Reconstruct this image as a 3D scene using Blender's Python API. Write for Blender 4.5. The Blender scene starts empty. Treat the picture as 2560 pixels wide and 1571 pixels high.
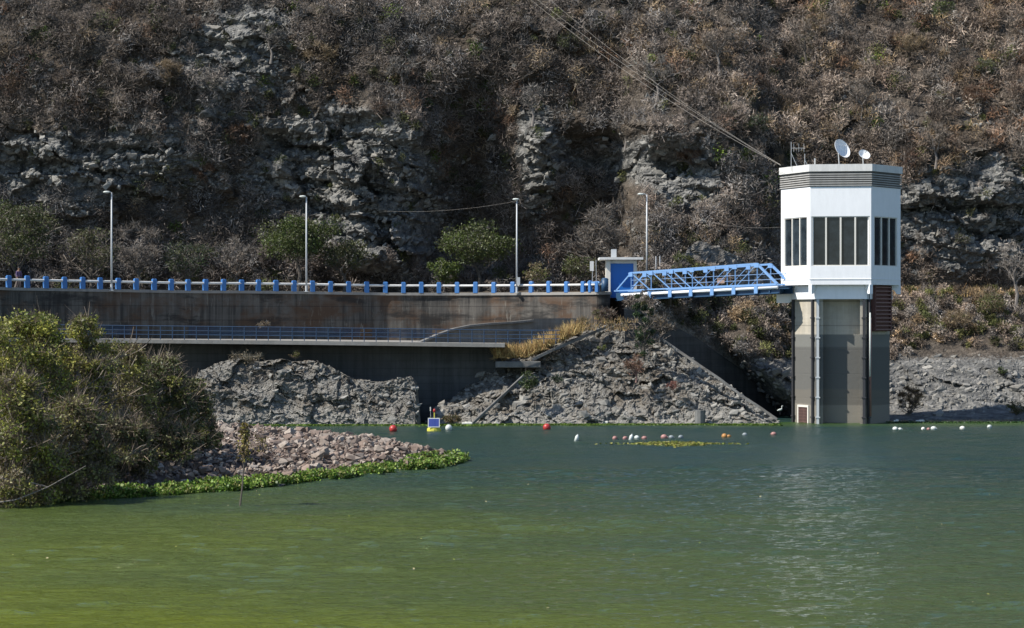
import bpy, math, random
import numpy as np
from mathutils import Vector
R = math.radians
scene = bpy.context.scene
COL = scene.collection

# ------------------------------------------------------------------ camera
F = 6000.0            # focal length in photo pixels (photo 2560 x 1571)
EYE = 8.1             # eye height over the water
HZ = 800.0            # photo row of the eye level
cam = bpy.data.objects.new('camera', bpy.data.cameras.new('camera'))
COL.objects.link(cam)
cam.location = (0, 0, EYE)
cam.rotation_euler = (R(90), 0, 0)
cam.data.sensor_width = 36
cam.data.lens = 36 * F / 2560
cam.data.shift_y = (HZ - 785.5) / 2560
cam.data.clip_start = 0.5
cam.data.clip_end = 6000
scene.camera = cam

# ------------------------------------------------------------------ sky and sun
SUN_AZ, SUN_EL = 69.0, 47.0      # degrees left of the direction back to the camera; elevation
world = bpy.data.worlds.new('World'); scene.world = world
world.use_nodes = True
nt = world.node_tree; nt.nodes.clear()
sky = nt.nodes.new('ShaderNodeTexSky'); sky.sky_type = 'NISHITA'; sky.sun_disc = False
sdir = Vector((-math.sin(R(SUN_AZ)) * math.cos(R(SUN_EL)), -math.cos(R(SUN_AZ)) * math.cos(R(SUN_EL)), math.sin(R(SUN_EL))))
sky.sun_elevation = R(SUN_EL); sky.sun_rotation = math.atan2(sdir.x, sdir.y)
sky.air_density = 1.0; sky.dust_density = 0.2; sky.ozone_density = 3.0
bg = nt.nodes.new('ShaderNodeBackground'); bg.inputs[1].default_value = 0.105
wo = nt.nodes.new('ShaderNodeOutputWorld')
nt.links.new(sky.outputs[0], bg.inputs[0]); nt.links.new(bg.outputs[0], wo.inputs[0])
sl = bpy.data.lights.new('sun', 'SUN'); sl.energy = 4.9; sl.angle = R(0.5); sl.color = (1.0, 0.95, 0.87)
so = bpy.data.objects.new('sun', sl); COL.objects.link(so)
so.rotation_euler = (-sdir).to_track_quat('-Z', 'Y').to_euler()
scene.view_settings.view_transform = 'Standard'
scene.view_settings.look = 'None'
scene.view_settings.exposure = 0.5
scene.view_settings.gamma = 1.0
scene.cycles.max_bounces = 5
scene.cycles.diffuse_bounces = 2
scene.cycles.glossy_bounces = 3

# ------------------------------------------------------------------ helpers
def at(px, py, Y):
    """world point seen at photo pixel (px, py) at depth Y"""
    return np.array(((px - 1280) / F * Y, Y, EYE - (py - HZ) / F * Y))
def wp(px, py, z=0.0):
    """world point at height z seen at photo pixel"""
    Y = (EYE - z) * F / (py - HZ)
    return np.array(((px - 1280) / F * Y, Y, z))

def _h(ix, iy, iz, s):
    n = (ix * 374761393 + iy * 668265263 + iz * 1274126177 + s * 974634777) & 0xffffffff
    n = ((n ^ (n >> 13)) * 1274126177) & 0xffffffff
    n = ((n ^ (n >> 16)) * 2246822519) & 0xffffffff
    return ((n ^ (n >> 15)) & 0xffffff) / float(0xffffff) * 2 - 1
def vn3(x, y, z, s=0):
    x, y, z = np.broadcast_arrays(np.asarray(x, float), np.asarray(y, float), np.asarray(z, float))
    fx, fy, fz = np.floor(x), np.floor(y), np.floor(z)
    ix, iy, iz = fx.astype(np.int64), fy.astype(np.int64), fz.astype(np.int64)
    u, v, w = x - fx, y - fy, z - fz
    u, v, w = [t * t * t * (t * (t * 6 - 15) + 10) for t in (u, v, w)]
    r = 0
    for a in (0, 1):
        for b in (0, 1):
            for c in (0, 1):
                r = r + _h(ix + a, iy + b, iz + c, s) * (u if a else 1 - u) * (v if b else 1 - v) * (w if c else 1 - w)
    return r
def fbm(x, y, z, o=4, s=0, g=0.5):
    r = 0; a = 1.0; t = 0.0
    for i in range(o):
        r = r + a * vn3(x * 2 ** i + i * 17.3, y * 2 ** i + i * 9.1, z * 2 ** i + i * 5.7, s + i); t += a; a *= g
    return r / t
def ridged(x, y, z, o=4, s=0, g=0.55):
    r = 0; a = 1.0; t = 0.0
    for i in range(o):
        n = 1 - 2 * np.abs(vn3(x * 2 ** i + i * 7.7, y * 2 ** i + i * 3.3, z * 2 ** i + i * 11.1, s + i))
        r = r + a * n; t += a; a *= g
    return r / t
def blocks(x, y, z, s=0, tilt=0.9):
    """angular broken rock: every cell is a tilted facet of its own height"""
    x, y, z = np.broadcast_arrays(np.asarray(x, float), np.asarray(y, float), np.asarray(z, float))
    ix, iy, iz = [np.floor(t).astype(np.int64) for t in (x, y, z)]
    best = np.full(x.shape, 1e9); out = np.zeros(x.shape)
    for a in (-1, 0, 1):
        for b in (-1, 0, 1):
            for c in (-1, 0, 1):
                jx, jy, jz = ix + a, iy + b, iz + c
                dx = x - (jx + 0.5 + 0.45 * _h(jx, jy, jz, s)); dy = y - (jy + 0.5 + 0.45 * _h(jx, jy, jz, s + 1)); dz = z - (jz + 0.5 + 0.45 * _h(jx, jy, jz, s + 2))
                d = dx * dx + dy * dy + dz * dz; k = d < best
                v = 0.6 * _h(jx, jy, jz, s + 3) + tilt * (dx * _h(jx, jy, jz, s + 4) + dy * _h(jx, jy, jz, s + 5) + dz * _h(jx, jy, jz, s + 6))
                best = np.where(k, d, best); out = np.where(k, v, out)
    return out
def sstep(a, b, x):
    t = np.clip((np.asarray(x, float) - a) / (b - a), 0, 1); return t * t * (3 - 2 * t)
def gauss(x, c, w):
    return np.exp(-((x - c) / w) ** 2)

def tag(o, label=None, cat=None, group=None, kind=None):
    if label: o['label'] = label
    if cat: o['category'] = cat
    if group: o['group'] = group
    if kind: o['kind'] = kind
    return o
def new_mesh(name, V, Fs, mat=None, parent=None, smooth=False, col=None, attr=None, mats=None, midx=None):
    V = np.asarray(V, float)
    me = bpy.data.meshes.new(name)
    if isinstance(Fs, np.ndarray):
        k = Fs.shape[1]; n = len(Fs)
        me.vertices.add(len(V)); me.vertices.foreach_set('co', V.astype(np.float32).ravel())
        me.loops.add(n * k); me.loops.foreach_set('vertex_index', Fs.astype(np.int32).ravel())
        me.polygons.add(n); me.polygons.foreach_set('loop_start', np.arange(0, n * k, k, dtype=np.int32))
        me.polygons.foreach_set('loop_total', np.full(n, k, dtype=np.int32))
        me.update(calc_edges=True); me.validate()
    else:
        me.from_pydata([tuple(map(float, v)) for v in V], [], [tuple(int(i) for i in f) for f in Fs]); me.update()
    me.polygons.foreach_set('use_smooth', np.full(len(me.polygons), bool(smooth)))
    if col is not None:
        c = np.ones((len(V), 4), np.float32); c[:, :3] = col
        a = me.color_attributes.new('Col', 'FLOAT_COLOR', 'POINT'); a.data.foreach_set('color', c.ravel())
    if attr:
        for k_, v_ in attr.items():
            a = me.attributes.new(k_, 'FLOAT', 'POINT'); a.data.foreach_set('value', np.asarray(v_, np.float32).ravel())
    if mat: me.materials.append(mat)
    if mats:
        for m_ in mats: me.materials.append(m_)
        me.polygons.foreach_set('material_index', np.asarray(midx, np.int32))
    o = bpy.data.objects.new(name, me); COL.objects.link(o)
    if parent: o.parent = parent
    return o
def empty(name, loc, rz=0.0):
    o = bpy.data.objects.new(name, None); COL.objects.link(o)
    o.location = [float(v) for v in loc]; o.rotation_euler = (0, 0, rz); o.empty_display_size = 0.3
    return o
class MB:
    """collects plain shapes into one mesh"""
    def __init__(s): s.v = []; s.f = []
    def add(s, V, Fs):
        b = len(s.v); s.v += [tuple(map(float, p)) for p in V]; s.f += [tuple(b + i for i in f) for f in Fs]; return s
    def box(s, c, d, rz=0.0):
        cx, cy, cz = c; hx, hy, hz = [t / 2 for t in d]; ca, sa = math.cos(rz), math.sin(rz)
        V = [(cx + ca * x - sa * y, cy + sa * x + ca * y, cz + z) for z in (-hz, hz) for x, y in ((-hx, -hy), (hx, -hy), (hx, hy), (-hx, hy))]
        return s.add(V, [(3, 2, 1, 0), (4, 5, 6, 7), (0, 1, 5, 4), (1, 2, 6, 5), (2, 3, 7, 6), (3, 0, 4, 7)])
    def bar(s, a, b, w, h, up=(0, 0, 1)):
        a, b = Vector(a), Vector(b); d = (b - a).normalized(); u = Vector(up)
        if abs(d.dot(u)) > 0.95: u = Vector((1, 0, 0))
        x = d.cross(u).normalized(); y = x.cross(d)
        V = [p + x * sx * w / 2 + y * sy * h / 2 for p in (a, b) for sx, sy in ((-1, -1), (1, -1), (1, 1), (-1, 1))]
        return s.add(V, [(0, 1, 2, 3), (7, 6, 5, 4), (0, 4, 5, 1), (1, 5, 6, 2), (2, 6, 7, 3), (3, 7, 4, 0)])
    def tube(s, P, r, n=8, caps=True):
        P = [Vector(p) for p in P]; rr = r if isinstance(r, (list, tuple)) else [r] * len(P)
        V = []; Fs = []
        for i, p in enumerate(P):
            d = (P[min(i + 1, len(P) - 1)] - P[max(i - 1, 0)]).normalized()
            u = Vector((0, 0, 1)) if abs(d.z) < 0.9 else Vector((1, 0, 0))
            x = d.cross(u).normalized(); y = x.cross(d)
            for k in range(n):
                t = 2 * math.pi * k / n; V.append(p + (x * math.cos(t) + y * math.sin(t)) * rr[i])
        for i in range(len(P) - 1):
            for k in range(n):
                k2 = (k + 1) % n; Fs.append((i * n + k, (i + 1) * n + k, (i + 1) * n + k2, i * n + k2))
        if caps: Fs.append(tuple(range(n))); Fs.append(tuple((len(P) - 1) * n + k for k in reversed(range(n))))
        return s.add(V, Fs)
    def prism(s, poly, z0, z1):
        n = len(poly); V = [(x, y, z0) for x, y in poly] + [(x, y, z1) for x, y in poly]
        Fs = [tuple(reversed(range(n))), tuple(range(n, 2 * n))] + [(i, (i + 1) % n, n + (i + 1) % n, n + i) for i in range(n)]
        return s.add(V, Fs)
    def ball(s, c, r, n=14, m=8, sq=(1, 1, 1)):
        V = []; Fs = []
        for i in range(m + 1):
            t = math.pi * i / m
            for k in range(n):
                p = 2 * math.pi * k / n
                V.append((c[0] + r * sq[0] * math.sin(t) * math.cos(p), c[1] + r * sq[1] * math.sin(t) * math.sin(p), c[2] + r * sq[2] * math.cos(t)))
        for i in range(m):
            for k in range(n):
                k2 = (k + 1) % n; Fs.append((i * n + k, (i + 1) * n + k, (i + 1) * n + k2, i * n + k2))
        return s.add(V, Fs)
    def build(s, name, mat, parent=None, smooth=False, bevel=0):
        o = new_mesh(name, np.array(s.v), s.f, mat, parent, smooth)
        if bevel:
            b = o.modifiers.new('bevel', 'BEVEL'); b.width = bevel; b.segments = 2; b.limit_method = 'ANGLE'; b.angle_limit = R(40)
        return o

# ------------------------------------------------------------------ materials
def nodes(name):
    m = bpy.data.materials.new(name); m.use_nodes = True
    t = m.node_tree; b = t.nodes['Principled BSDF']; return m, t, b
def N(t, typ, **kw):
    n = t.nodes.new(typ)
    for k, v in kw.items():
        if k in n.inputs: n.inputs[k].default_value = v
        else: setattr(n, k, v)
    return n
def noise(t, vec, scale, detail=4, rough=0.55, dist=0.0):
    n = N(t, 'ShaderNodeTexNoise'); n.inputs['Scale'].default_value = scale; n.inputs['Detail'].default_value = detail
    n.inputs['Roughness'].default_value = rough; n.inputs['Distortion'].default_value = dist
    t.links.new(vec, n.inputs['Vector']); return n.outputs['Fac']
def ramp(t, fac, stops):
    r = N(t, 'ShaderNodeValToRGB'); e = r.color_ramp.elements
    while len(e) > 1: e.remove(e[0])
    e[0].position = stops[0][0]; e[0].color = (*stops[0][1], 1) if hasattr(stops[0][1], '__len__') else (stops[0][1],) * 3 + (1,)
    for p, c in stops[1:]:
        x = e.new(p); x.color = (*c, 1) if hasattr(c, '__len__') else (c, c, c, 1)
    t.links.new(fac, r.inputs[0]); return r.outputs[0]
def mixc(t, fac, a, b, typ='MIX'):
    m = N(t, 'ShaderNodeMix', data_type='RGBA', blend_type=typ)
    for sock, v in ((m.inputs[0], fac), (m.inputs[6], a), (m.inputs[7], b)):
        if isinstance(v, bpy.types.NodeSocket): t.links.new(v, sock)
        elif hasattr(v, '__len__'): sock.default_value = (*v, 1)
        else: sock.default_value = v
    return m.outputs[2]
def math_(t, op, a, b=None, c=None):
    m = N(t, 'ShaderNodeMath', operation=op)
    for i, v in enumerate((a, b, c)):
        if v is None: continue
        if isinstance(v, bpy.types.NodeSocket): t.links.new(v, m.inputs[i])
        else: m.inputs[i].default_value = v
    return m.outputs[0]
def pos(t, scale=(1, 1, 1), world=True):
    g = N(t, 'ShaderNodeNewGeometry').outputs['Position'] if world else N(t, 'ShaderNodeTexCoord').outputs['Object']
    mp = N(t, 'ShaderNodeMapping'); mp.inputs['Scale'].default_value = scale
    t.links.new(g, mp.inputs[0]); return mp.outputs[0]
def bump(t, b, h, strength=0.5, dist=0.1, chain=None):
    n = N(t, 'ShaderNodeBump'); n.inputs['Strength'].default_value = strength; n.inputs['Distance'].default_value = dist
    t.links.new(h, n.inputs['Height'])
    if chain is not None: t.links.new(chain, n.inputs['Normal'])
    t.links.new(n.outputs[0], b.inputs['Normal']); return n.outputs[0]
def paint(name, c, rough=0.5, dirt=0.25, dscale=1.5, metal=0.0, streak=True):
    m, t, b = nodes(name)
    v = pos(t, (1, 1, 0.25 if streak else 1))
    n1 = noise(t, v, dscale * 2, 5, 0.65)
    f = ramp(t, n1, [(0.35, 0.0), (0.75, 1.0)])
    f2 = math_(t, 'MULTIPLY', f, dirt)
    dc = tuple(x * 0.45 + 0.02 for x in c)
    t.links.new(mixc(t, f2, c, dc), b.inputs['Base Color'])
    b.inputs['Roughness'].default_value = rough; b.inputs['Metallic'].default_value = metal
    bump(t, b, noise(t, pos(t), 30, 3), 0.1, 0.01)
    return m
M = {}
M['white'] = paint('white_paint', (0.85, 0.86, 0.87), 0.55, 0.16, 1.6)
M['cap'] = paint('weathered_white', (0.70, 0.69, 0.66), 0.7, 0.5, 1.2)
M['blue'] = paint('blue_paint', (0.045, 0.17, 0.43), 0.55, 0.25, 1.5)
M['ltblue'] = paint('light_blue_paint', (0.17, 0.33, 0.60), 0.5, 0.25, 1.5)
M['dkblue'] = paint('deep_blue_paint', (0.010, 0.15, 0.55), 0.45, 0.15, 1.5)
M['teal'] = paint('dull_shaded_blue_paint', (0.015, 0.06, 0.13), 0.5, 0.3, 1.5)  # darker than the truss blue: the girder's shade is put into this colour
M['railblue'] = paint('dark_blue_paint', (0.018, 0.055, 0.12), 0.6, 0.3, 1.5)  # a darker blue than the parapet posts
M['cream'] = paint('cream_paint', (0.72, 0.69, 0.62), 0.5, 0.2, 1)
M['galv'] = paint('pale_metal', (0.5, 0.52, 0.53), 0.5, 0.2, 1, 0.0)
M['slat'] = paint('weathered_grey_paint', (0.40, 0.39, 0.37), 0.8, 0.6, 1.2)
M['steel'] = paint('dark_steel', (0.035, 0.035, 0.04), 0.6, 0.5, 1)
M['rust'] = paint('rusty_steel', (0.13, 0.055, 0.045), 0.8, 0.5, 2)
M['rustlt'] = paint('faded_rust_steel', (0.24, 0.14, 0.12), 0.8, 0.4, 2)
M['bark'] = paint('bark', (0.10, 0.085, 0.07), 0.9, 0.5, 3)
M['palebark'] = paint('pale_bark', (0.21, 0.185, 0.165), 0.9, 0.4, 3)
M['red'] = paint('red_plastic', (0.40, 0.035, 0.03), 0.4, 0.2, 4)
M['pink'] = paint('faded_pink_plastic', (0.34, 0.17, 0.15), 0.5, 0.3, 4)
M['whiteplastic'] = paint('white_plastic', (0.55, 0.58, 0.54), 0.4, 0.15, 4)
M['orange'] = paint('orange_plastic', (0.40, 0.19, 0.05), 0.5, 0.25, 4)
M['grey'] = paint('grey_plastic', (0.22, 0.25, 0.26), 0.5, 0.3, 4)
M['yellow'] = paint('yellow_plastic', (0.62, 0.58, 0.08), 0.45, 0.2, 4)
M['skin'] = paint('skin', (0.30, 0.17, 0.11), 0.6, 0.05)
M['purple'] = paint('purple_cloth', (0.09, 0.06, 0.14), 0.9, 0.2)
M['darkcloth'] = paint('dark_cloth', (0.06, 0.045, 0.05), 0.9, 0.2)
M['hair'] = paint('dark_hair', (0.012, 0.010, 0.01), 0.6, 0.1)
M['wire'] = paint('pale_wire', (0.36, 0.33, 0.29), 0.6, 0.1)

def glass():
    m, t, b = nodes('dark_window_glass')
    v = pos(t, (1, 1, 1))
    n = noise(t, v, 1.3, 5, 0.7)
    t.links.new(ramp(t, n, [(0.3, (0.010, 0.014, 0.018)), (0.7, (0.030, 0.042, 0.052))]), b.inputs['Base Color'])
    oi = N(t, 'ShaderNodeObjectInfo').outputs['Random']
    t.links.new(mixc(t, 1.0, ramp(t, n, [(0.3, (0.010, 0.014, 0.018)), (0.7, (0.034, 0.046, 0.056))]), ramp(t, oi, [(0.0, 0.45), (1.0, 1.3)]), 'MULTIPLY'), b.inputs['Base Color'])
    b.inputs['Roughness'].default_value = 0.12; b.inputs['IOR'].default_value = 1.45
    return m
M['glass'] = glass()
def solar():
    m, t, b = nodes('solar_cells')
    br = N(t, 'ShaderNodeTexBrick'); br.inputs['Scale'].default_value = 6
    br.inputs['Color1'].default_value = (0.03, 0.05, 0.22, 1); br.inputs['Color2'].default_value = (0.04, 0.06, 0.26, 1)
    br.inputs['Mortar'].default_value = (0.12, 0.14, 0.25, 1)
    t.links.new(pos(t, (1, 1, 1), False), br.inputs['Vector']); t.links.new(br.outputs[0], b.inputs['Base Color'])
    b.inputs['Roughness'].default_value = 0.3; return m
M['solar'] = solar()

def attrcol(name, rough=0.8, varscale=3.0, transl=0.0, spec=0.3):
    """colour carried by each leaf or twig, with a little variation"""
    m, t, b = nodes(name)
    a = N(t, 'ShaderNodeAttribute', attribute_name='Col')
    n = ramp(t, noise(t, pos(t), varscale, 3), [(0.3, 0.75), (0.7, 1.15)])
    c = mixc(t, 1.0, a.outputs['Color'], n, 'MULTIPLY')
    t.links.new(c, b.inputs['Base Color']); b.inputs['Roughness'].default_value = rough
    b.inputs['Specular IOR Level'].default_value = spec
    if transl:
        tr = N(t, 'ShaderNodeBsdfTranslucent'); t.links.new(c, tr.inputs[0])
        mx = N(t, 'ShaderNodeMixShader'); mx.inputs[0].default_value = transl
        t.links.new(b.outputs[0], mx.inputs[1]); t.links.new(tr.outputs[0], mx.inputs[2])
        t.links.new(mx.outputs[0], t.nodes['Material Output'].inputs[0])
    return m
M['leaf'] = attrcol('leaf', 0.5, 1.5, 0.22, 0.4)
M['twig'] = attrcol('twig', 0.9, 2.0)
M['rubble'] = attrcol('rubble_stone', 0.9, 6.0)

def rock_mat(name, dark, mid, light, brown, scale=0.5, bd=0.25, wet=True):
    m, t, b = nodes(name)
    v = pos(t, (1, 1, 1.3))
    n1 = noise(t, v, scale * 2.4, 8, 0.72, 0.6)
    n2 = noise(t, v, scale * 0.5, 4, 0.6)
    n3 = noise(t, v, scale * 9, 6, 0.75)
    c = ramp(t, n1, [(0.28, dark), (0.46, mid), (0.66, light)])
    c = mixc(t, ramp(t, n2, [(0.46, 0.0), (0.66, 0.75)]), c, brown)
    sp = ramp(t, n3, [(0.3, 0.55), (0.55, 1.0), (0.75, 1.35)])
    c = mixc(t, 1.0, c, sp, 'MULTIPLY')
    n4 = noise(t, pos(t, (1, 1, 0.35)), scale * 3.2, 6, 0.7)
    c = mixc(t, ramp(t, n4, [(0.52, 0.0), (0.64, 0.6)]), c, tuple(x * 0.5 for x in brown))
    n5 = noise(t, pos(t, (1, 1, 1)), 5.0, 4, 0.7)
    c = mixc(t, ramp(t, n5, [(0.36, 0.8), (0.43, 0.0)]), c, dark)
    sz_ = N(t, 'ShaderNodeSeparateXYZ'); t.links.new(N(t, 'ShaderNodeNewGeometry').outputs['Position'], sz_.inputs[0])
    tide = ramp(t, math_(t, 'ADD', math_(t, 'DIVIDE', sz_.outputs[2], 4.0), math_(t, 'MULTIPLY', math_(t, 'SUBTRACT', n2, 0.5), 0.7)), [(0.12, 0.55), (0.40, 0.0)])
    c = mixc(t, tide, c, tuple(min(1, x * 0.9 + 0.01) for x in light))
    t.links.new(c, b.inputs['Base Color']); b.inputs['Roughness'].default_value = 0.92
    b.inputs['Specular IOR Level'].default_value = 0.2
    vo = N(t, 'ShaderNodeTexVoronoi'); vo.inputs['Scale'].default_value = scale * 4.5
    vo.feature = 'DISTANCE_TO_EDGE'
    t.links.new(pos(t, (1, 1, 1.6)), vo.inputs['Vector'])
    hh = math_(t, 'ADD', math_(t, 'MULTIPLY', n1, 1.6), math_(t, 'ADD', math_(t, 'MULTIPLY', n3, 0.7), math_(t, 'MULTIPLY', math_(t, 'MINIMUM', vo.outputs['Distance'], 0.15), 2.0)))
    bump(t, b, hh, 1.0, bd)
    return m
M['rock'] = rock_mat('grey_rock', (0.095, 0.09, 0.082), (0.20, 0.19, 0.17), (0.36, 0.345, 0.31), (0.18, 0.15, 0.115), 0.8, 0.12)

def hill_mat():
    m, t, b = nodes('hillside_rock_and_soil')
    a = N(t, 'ShaderNodeAttribute', attribute_name='rock').outputs['Fac']
    v = pos(t, (1, 1, 1.5))
    n1 = noise(t, v, 0.9, 8, 0.72, 0.6); n2 = noise(t, v, 0.22, 5, 0.6); n3 = noise(t, v, 4.5, 6, 0.75)
    rk = ramp(t, n1, [(0.30, (0.05, 0.052, 0.055)), (0.47, (0.15, 0.148, 0.14)), (0.68, (0.31, 0.30, 0.28))])
    so_ = ramp(t, n1, [(0.30, (0.045, 0.039, 0.033)), (0.5, (0.105, 0.088, 0.071)), (0.7, (0.19, 0.162, 0.132))])
    so_ = mixc(t, ramp(t, n2, [(0.5, 0.0), (0.7, 0.6)]), so_, (0.12, 0.088, 0.062))
    f = ramp(t, math_(t, 'ADD', a, math_(t, 'MULTIPLY', math_(t, 'SUBTRACT', n3, 0.5), 0.9)), [(0.40, 0.0), (0.55, 1.0)])
    c = mixc(t, f, so_, rk)
    c = mixc(t, 1.0, c, ramp(t, n3, [(0.3, 0.55), (0.55, 1.0), (0.75, 1.4)]), 'MULTIPLY')
    t.links.new(c, b.inputs['Base Color']); b.inputs['Roughness'].default_value = 0.95; b.inputs['Specular IOR Level'].default_value = 0.15
    vo = N(t, 'ShaderNodeTexVoronoi'); vo.inputs['Scale'].default_value = 1.7; vo.feature = 'DISTANCE_TO_EDGE'
    t.links.new(pos(t, (1, 1, 1.8)), vo.inputs['Vector'])
    hh = math_(t, 'ADD', math_(t, 'MULTIPLY', n1, 1.6), math_(t, 'ADD', math_(t, 'MULTIPLY', n3, 0.8), math_(t, 'MULTIPLY', math_(t, 'MINIMUM', vo.outputs['Distance'], 0.15), 2.2)))
    bump(t, b, hh, 0.8, 0.2)
    return m
M['hill'] = hill_mat()

def concrete(name, base, dark, brown, line=1.2, stain=0.7, brownamt=0.5, low=None, pale=None):
    """cast concrete: lift lines, vertical runs of dark and rusty stain"""
    m, t, b = nodes(name)
    v = pos(t); vs = pos(t, (1.6, 1.6, 0.09)); vh = pos(t, (0.10, 0.10, 1.1))
    n1 = noise(t, v, 1.3, 7, 0.65); ns = noise(t, vs, 1.0, 6, 0.7, 0.3); nh = noise(t, vh, 1.0, 5, 0.6)
    nb = noise(t, pos(t, (0.35, 0.35, 0.45)), 1.0, 5, 0.65)
    c = mixc(t, ramp(t, n1, [(0.3, 0.0), (0.7, 0.45)]), base, tuple(x * 1.5 for x in base))
    c = mixc(t, math_(t, 'MULTIPLY', ramp(t, ns, [(0.42, 0.0), (0.62, 1.0)]), stain), c, dark)
    c = mixc(t, math_(t, 'MULTIPLY', ramp(t, nb, [(0.45, 0.0), (0.6, 1.0)]), brownamt), c, brown)
    c = mixc(t, math_(t, 'MULTIPLY', ramp(t, nh, [(0.5, 0.0), (0.7, 1.0)]), 0.35), c, tuple(x * 1.6 for x in base))
    if pale:
        npl = noise(t, pos(t, (2.6, 2.6, 0.5)), 1.0, 6, 0.75, 0.4); npb = noise(t, pos(t, (0.22, 0.22, 0.9)), 1.0, 5, 0.65)
        c = mixc(t, ramp(t, npb, [(0.52, 0.0), (0.62, 0.8)]), c, dark)
        c = mixc(t, ramp(t, npl, [(0.58, 0.0), (0.72, 0.65)]), c, pale)
    sx = N(t, 'ShaderNodeSeparateXYZ'); t.links.new(N(t, 'ShaderNodeNewGeometry').outputs['Position'], sx.inputs[0])
    fr = math_(t, 'FRACT', math_(t, 'DIVIDE', sx.outputs[2], line))
    ln = math_(t, 'LESS_THAN', fr, 0.05)
    c = mixc(t, math_(t, 'MULTIPLY', ln, 0.4), c, tuple(x * 0.5 for x in dark))
    if low:
        for zz, col, am, wdt in low:
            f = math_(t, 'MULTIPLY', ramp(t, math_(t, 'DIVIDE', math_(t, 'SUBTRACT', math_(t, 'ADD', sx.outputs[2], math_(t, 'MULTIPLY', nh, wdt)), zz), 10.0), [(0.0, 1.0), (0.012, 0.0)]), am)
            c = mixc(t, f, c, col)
    t.links.new(c, b.inputs['Base Color']); b.inputs['Roughness'].default_value = 0.9; b.inputs['Specular IOR Level'].default_value = 0.25
    bump(t, b, math_(t, 'ADD', n1, math_(t, 'MULTIPLY', ln, -0.3)), 0.6, 0.05)
    return m
M['damwall'] = concrete('stained_dam_concrete', (0.105, 0.096, 0.084), (0.026, 0.025, 0.024), (0.085, 0.050, 0.030), 1.15, 0.85, 0.85, pale=(0.25, 0.235, 0.20))
M['lowwall'] = concrete('dark_shaded_concrete', (0.080, 0.082, 0.082), (0.035, 0.038, 0.040), (0.06, 0.055, 0.05), 0.6, 0.6, 0.3)  # shade under the deck overhang is partly put into this dark tone
M['deck'] = concrete('pale_concrete', (0.25, 0.238, 0.22), (0.14, 0.135, 0.125), (0.30, 0.26, 0.21), 3.7, 0.4, 0.3)
M['greyconc'] = concrete('grey_concrete', (0.15, 0.15, 0.145), (0.08, 0.08, 0.08), (0.13, 0.11, 0.09), 1.4, 0.6, 0.4)
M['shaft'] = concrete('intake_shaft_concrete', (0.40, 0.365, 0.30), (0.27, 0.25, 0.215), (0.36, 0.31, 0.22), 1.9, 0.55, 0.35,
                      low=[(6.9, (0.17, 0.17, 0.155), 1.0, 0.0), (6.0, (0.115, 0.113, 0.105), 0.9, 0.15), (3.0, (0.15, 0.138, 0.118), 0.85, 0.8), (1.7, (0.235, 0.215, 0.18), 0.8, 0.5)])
M['road'] = concrete('crest_asphalt', (0.06, 0.06, 0.058), (0.04, 0.04, 0.04), (0.07, 0.06, 0.05), 50, 0.3, 0.3)

def water_mat():
    m, t, b = nodes('reservoir_water')
    g = N(t, 'ShaderNodeNewGeometry').outputs['Position']
    sx = N(t, 'ShaderNodeSeparateXYZ'); t.links.new(g, sx.inputs[0])
    big = noise(t, pos(t, (0.045, 0.09, 1)), 1.0, 3, 0.5)
    fine = noise(t, pos(t, (0.25, 0.9, 1)), 1.0, 4, 0.6)
    # algae bloom is thickest on the near water and lies as a rim along the far bank
    near = ramp(t, math_(t, 'DIVIDE', math_(t, 'ADD', sx.outputs[1], math_(t, 'MULTIPLY', big, 26.0)), 220.0), [(0.32, 1.0), (0.50, 0.62), (0.62, 0.22), (0.70, 0.12)])
    lr = ramp(t, math_(t, 'ADD', math_(t, 'DIVIDE', sx.outputs[0], 60.0), math_(t, 'ADD', 0.5, math_(t, 'MULTIPLY', math_(t, 'SUBTRACT', big, 0.5), 0.5))), [(0.25, 1.0), (0.75, 0.45)])
    near = math_(t, 'MULTIPLY', near, lr)
    c = mixc(t, near, (0.009, 0.036, 0.046), (0.108, 0.130, 0.003))  # the teal stands in for sky reflected on the far water
    c = mixc(t, math_(t, 'MULTIPLY', ramp(t, fine, [(0.35, 0.0), (0.7, 1.0)]), 0.35), c, (0.05, 0.075, 0.008))
    rim = ramp(t, math_(t, 'ADD', math_(t, 'DIVIDE', math_(t, 'SUBTRACT', sx.outputs[1], 176.0), 12.0), math_(t, 'MULTIPLY', math_(t, 'SUBTRACT', fine, 0.5), 0.5)), [(0.35, 0.0), (0.9, 1.0)])
    rim = math_(t, 'MULTIPLY', rim, math_(t, 'LESS_THAN', sx.outputs[1], 190.5))
    c = mixc(t, math_(t, 'MULTIPLY', rim, 0.6), c, (0.055, 0.105, 0.012))
    t.links.new(c, b.inputs['Base Color'])
    b.inputs['IOR'].default_value = 1.45
    # the far water lies under fine ripples too small to see one by one
    t.links.new(ramp(t, math_(t, 'DIVIDE', math_(t, 'ADD', sx.outputs[1], math_(t, 'MULTIPLY', big, 5.0)), 260.0), [(0.505, 0.015), (0.525, 0.24)]), b.inputs['Roughness'])
    w3 = noise(t, pos(t, (2.6, 7.5, 1)), 1.0, 4, 0.65, 0.4)
    bump(t, b, w3, 1.0, 0.13)
    return m
M['water'] = water_mat()

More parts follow.
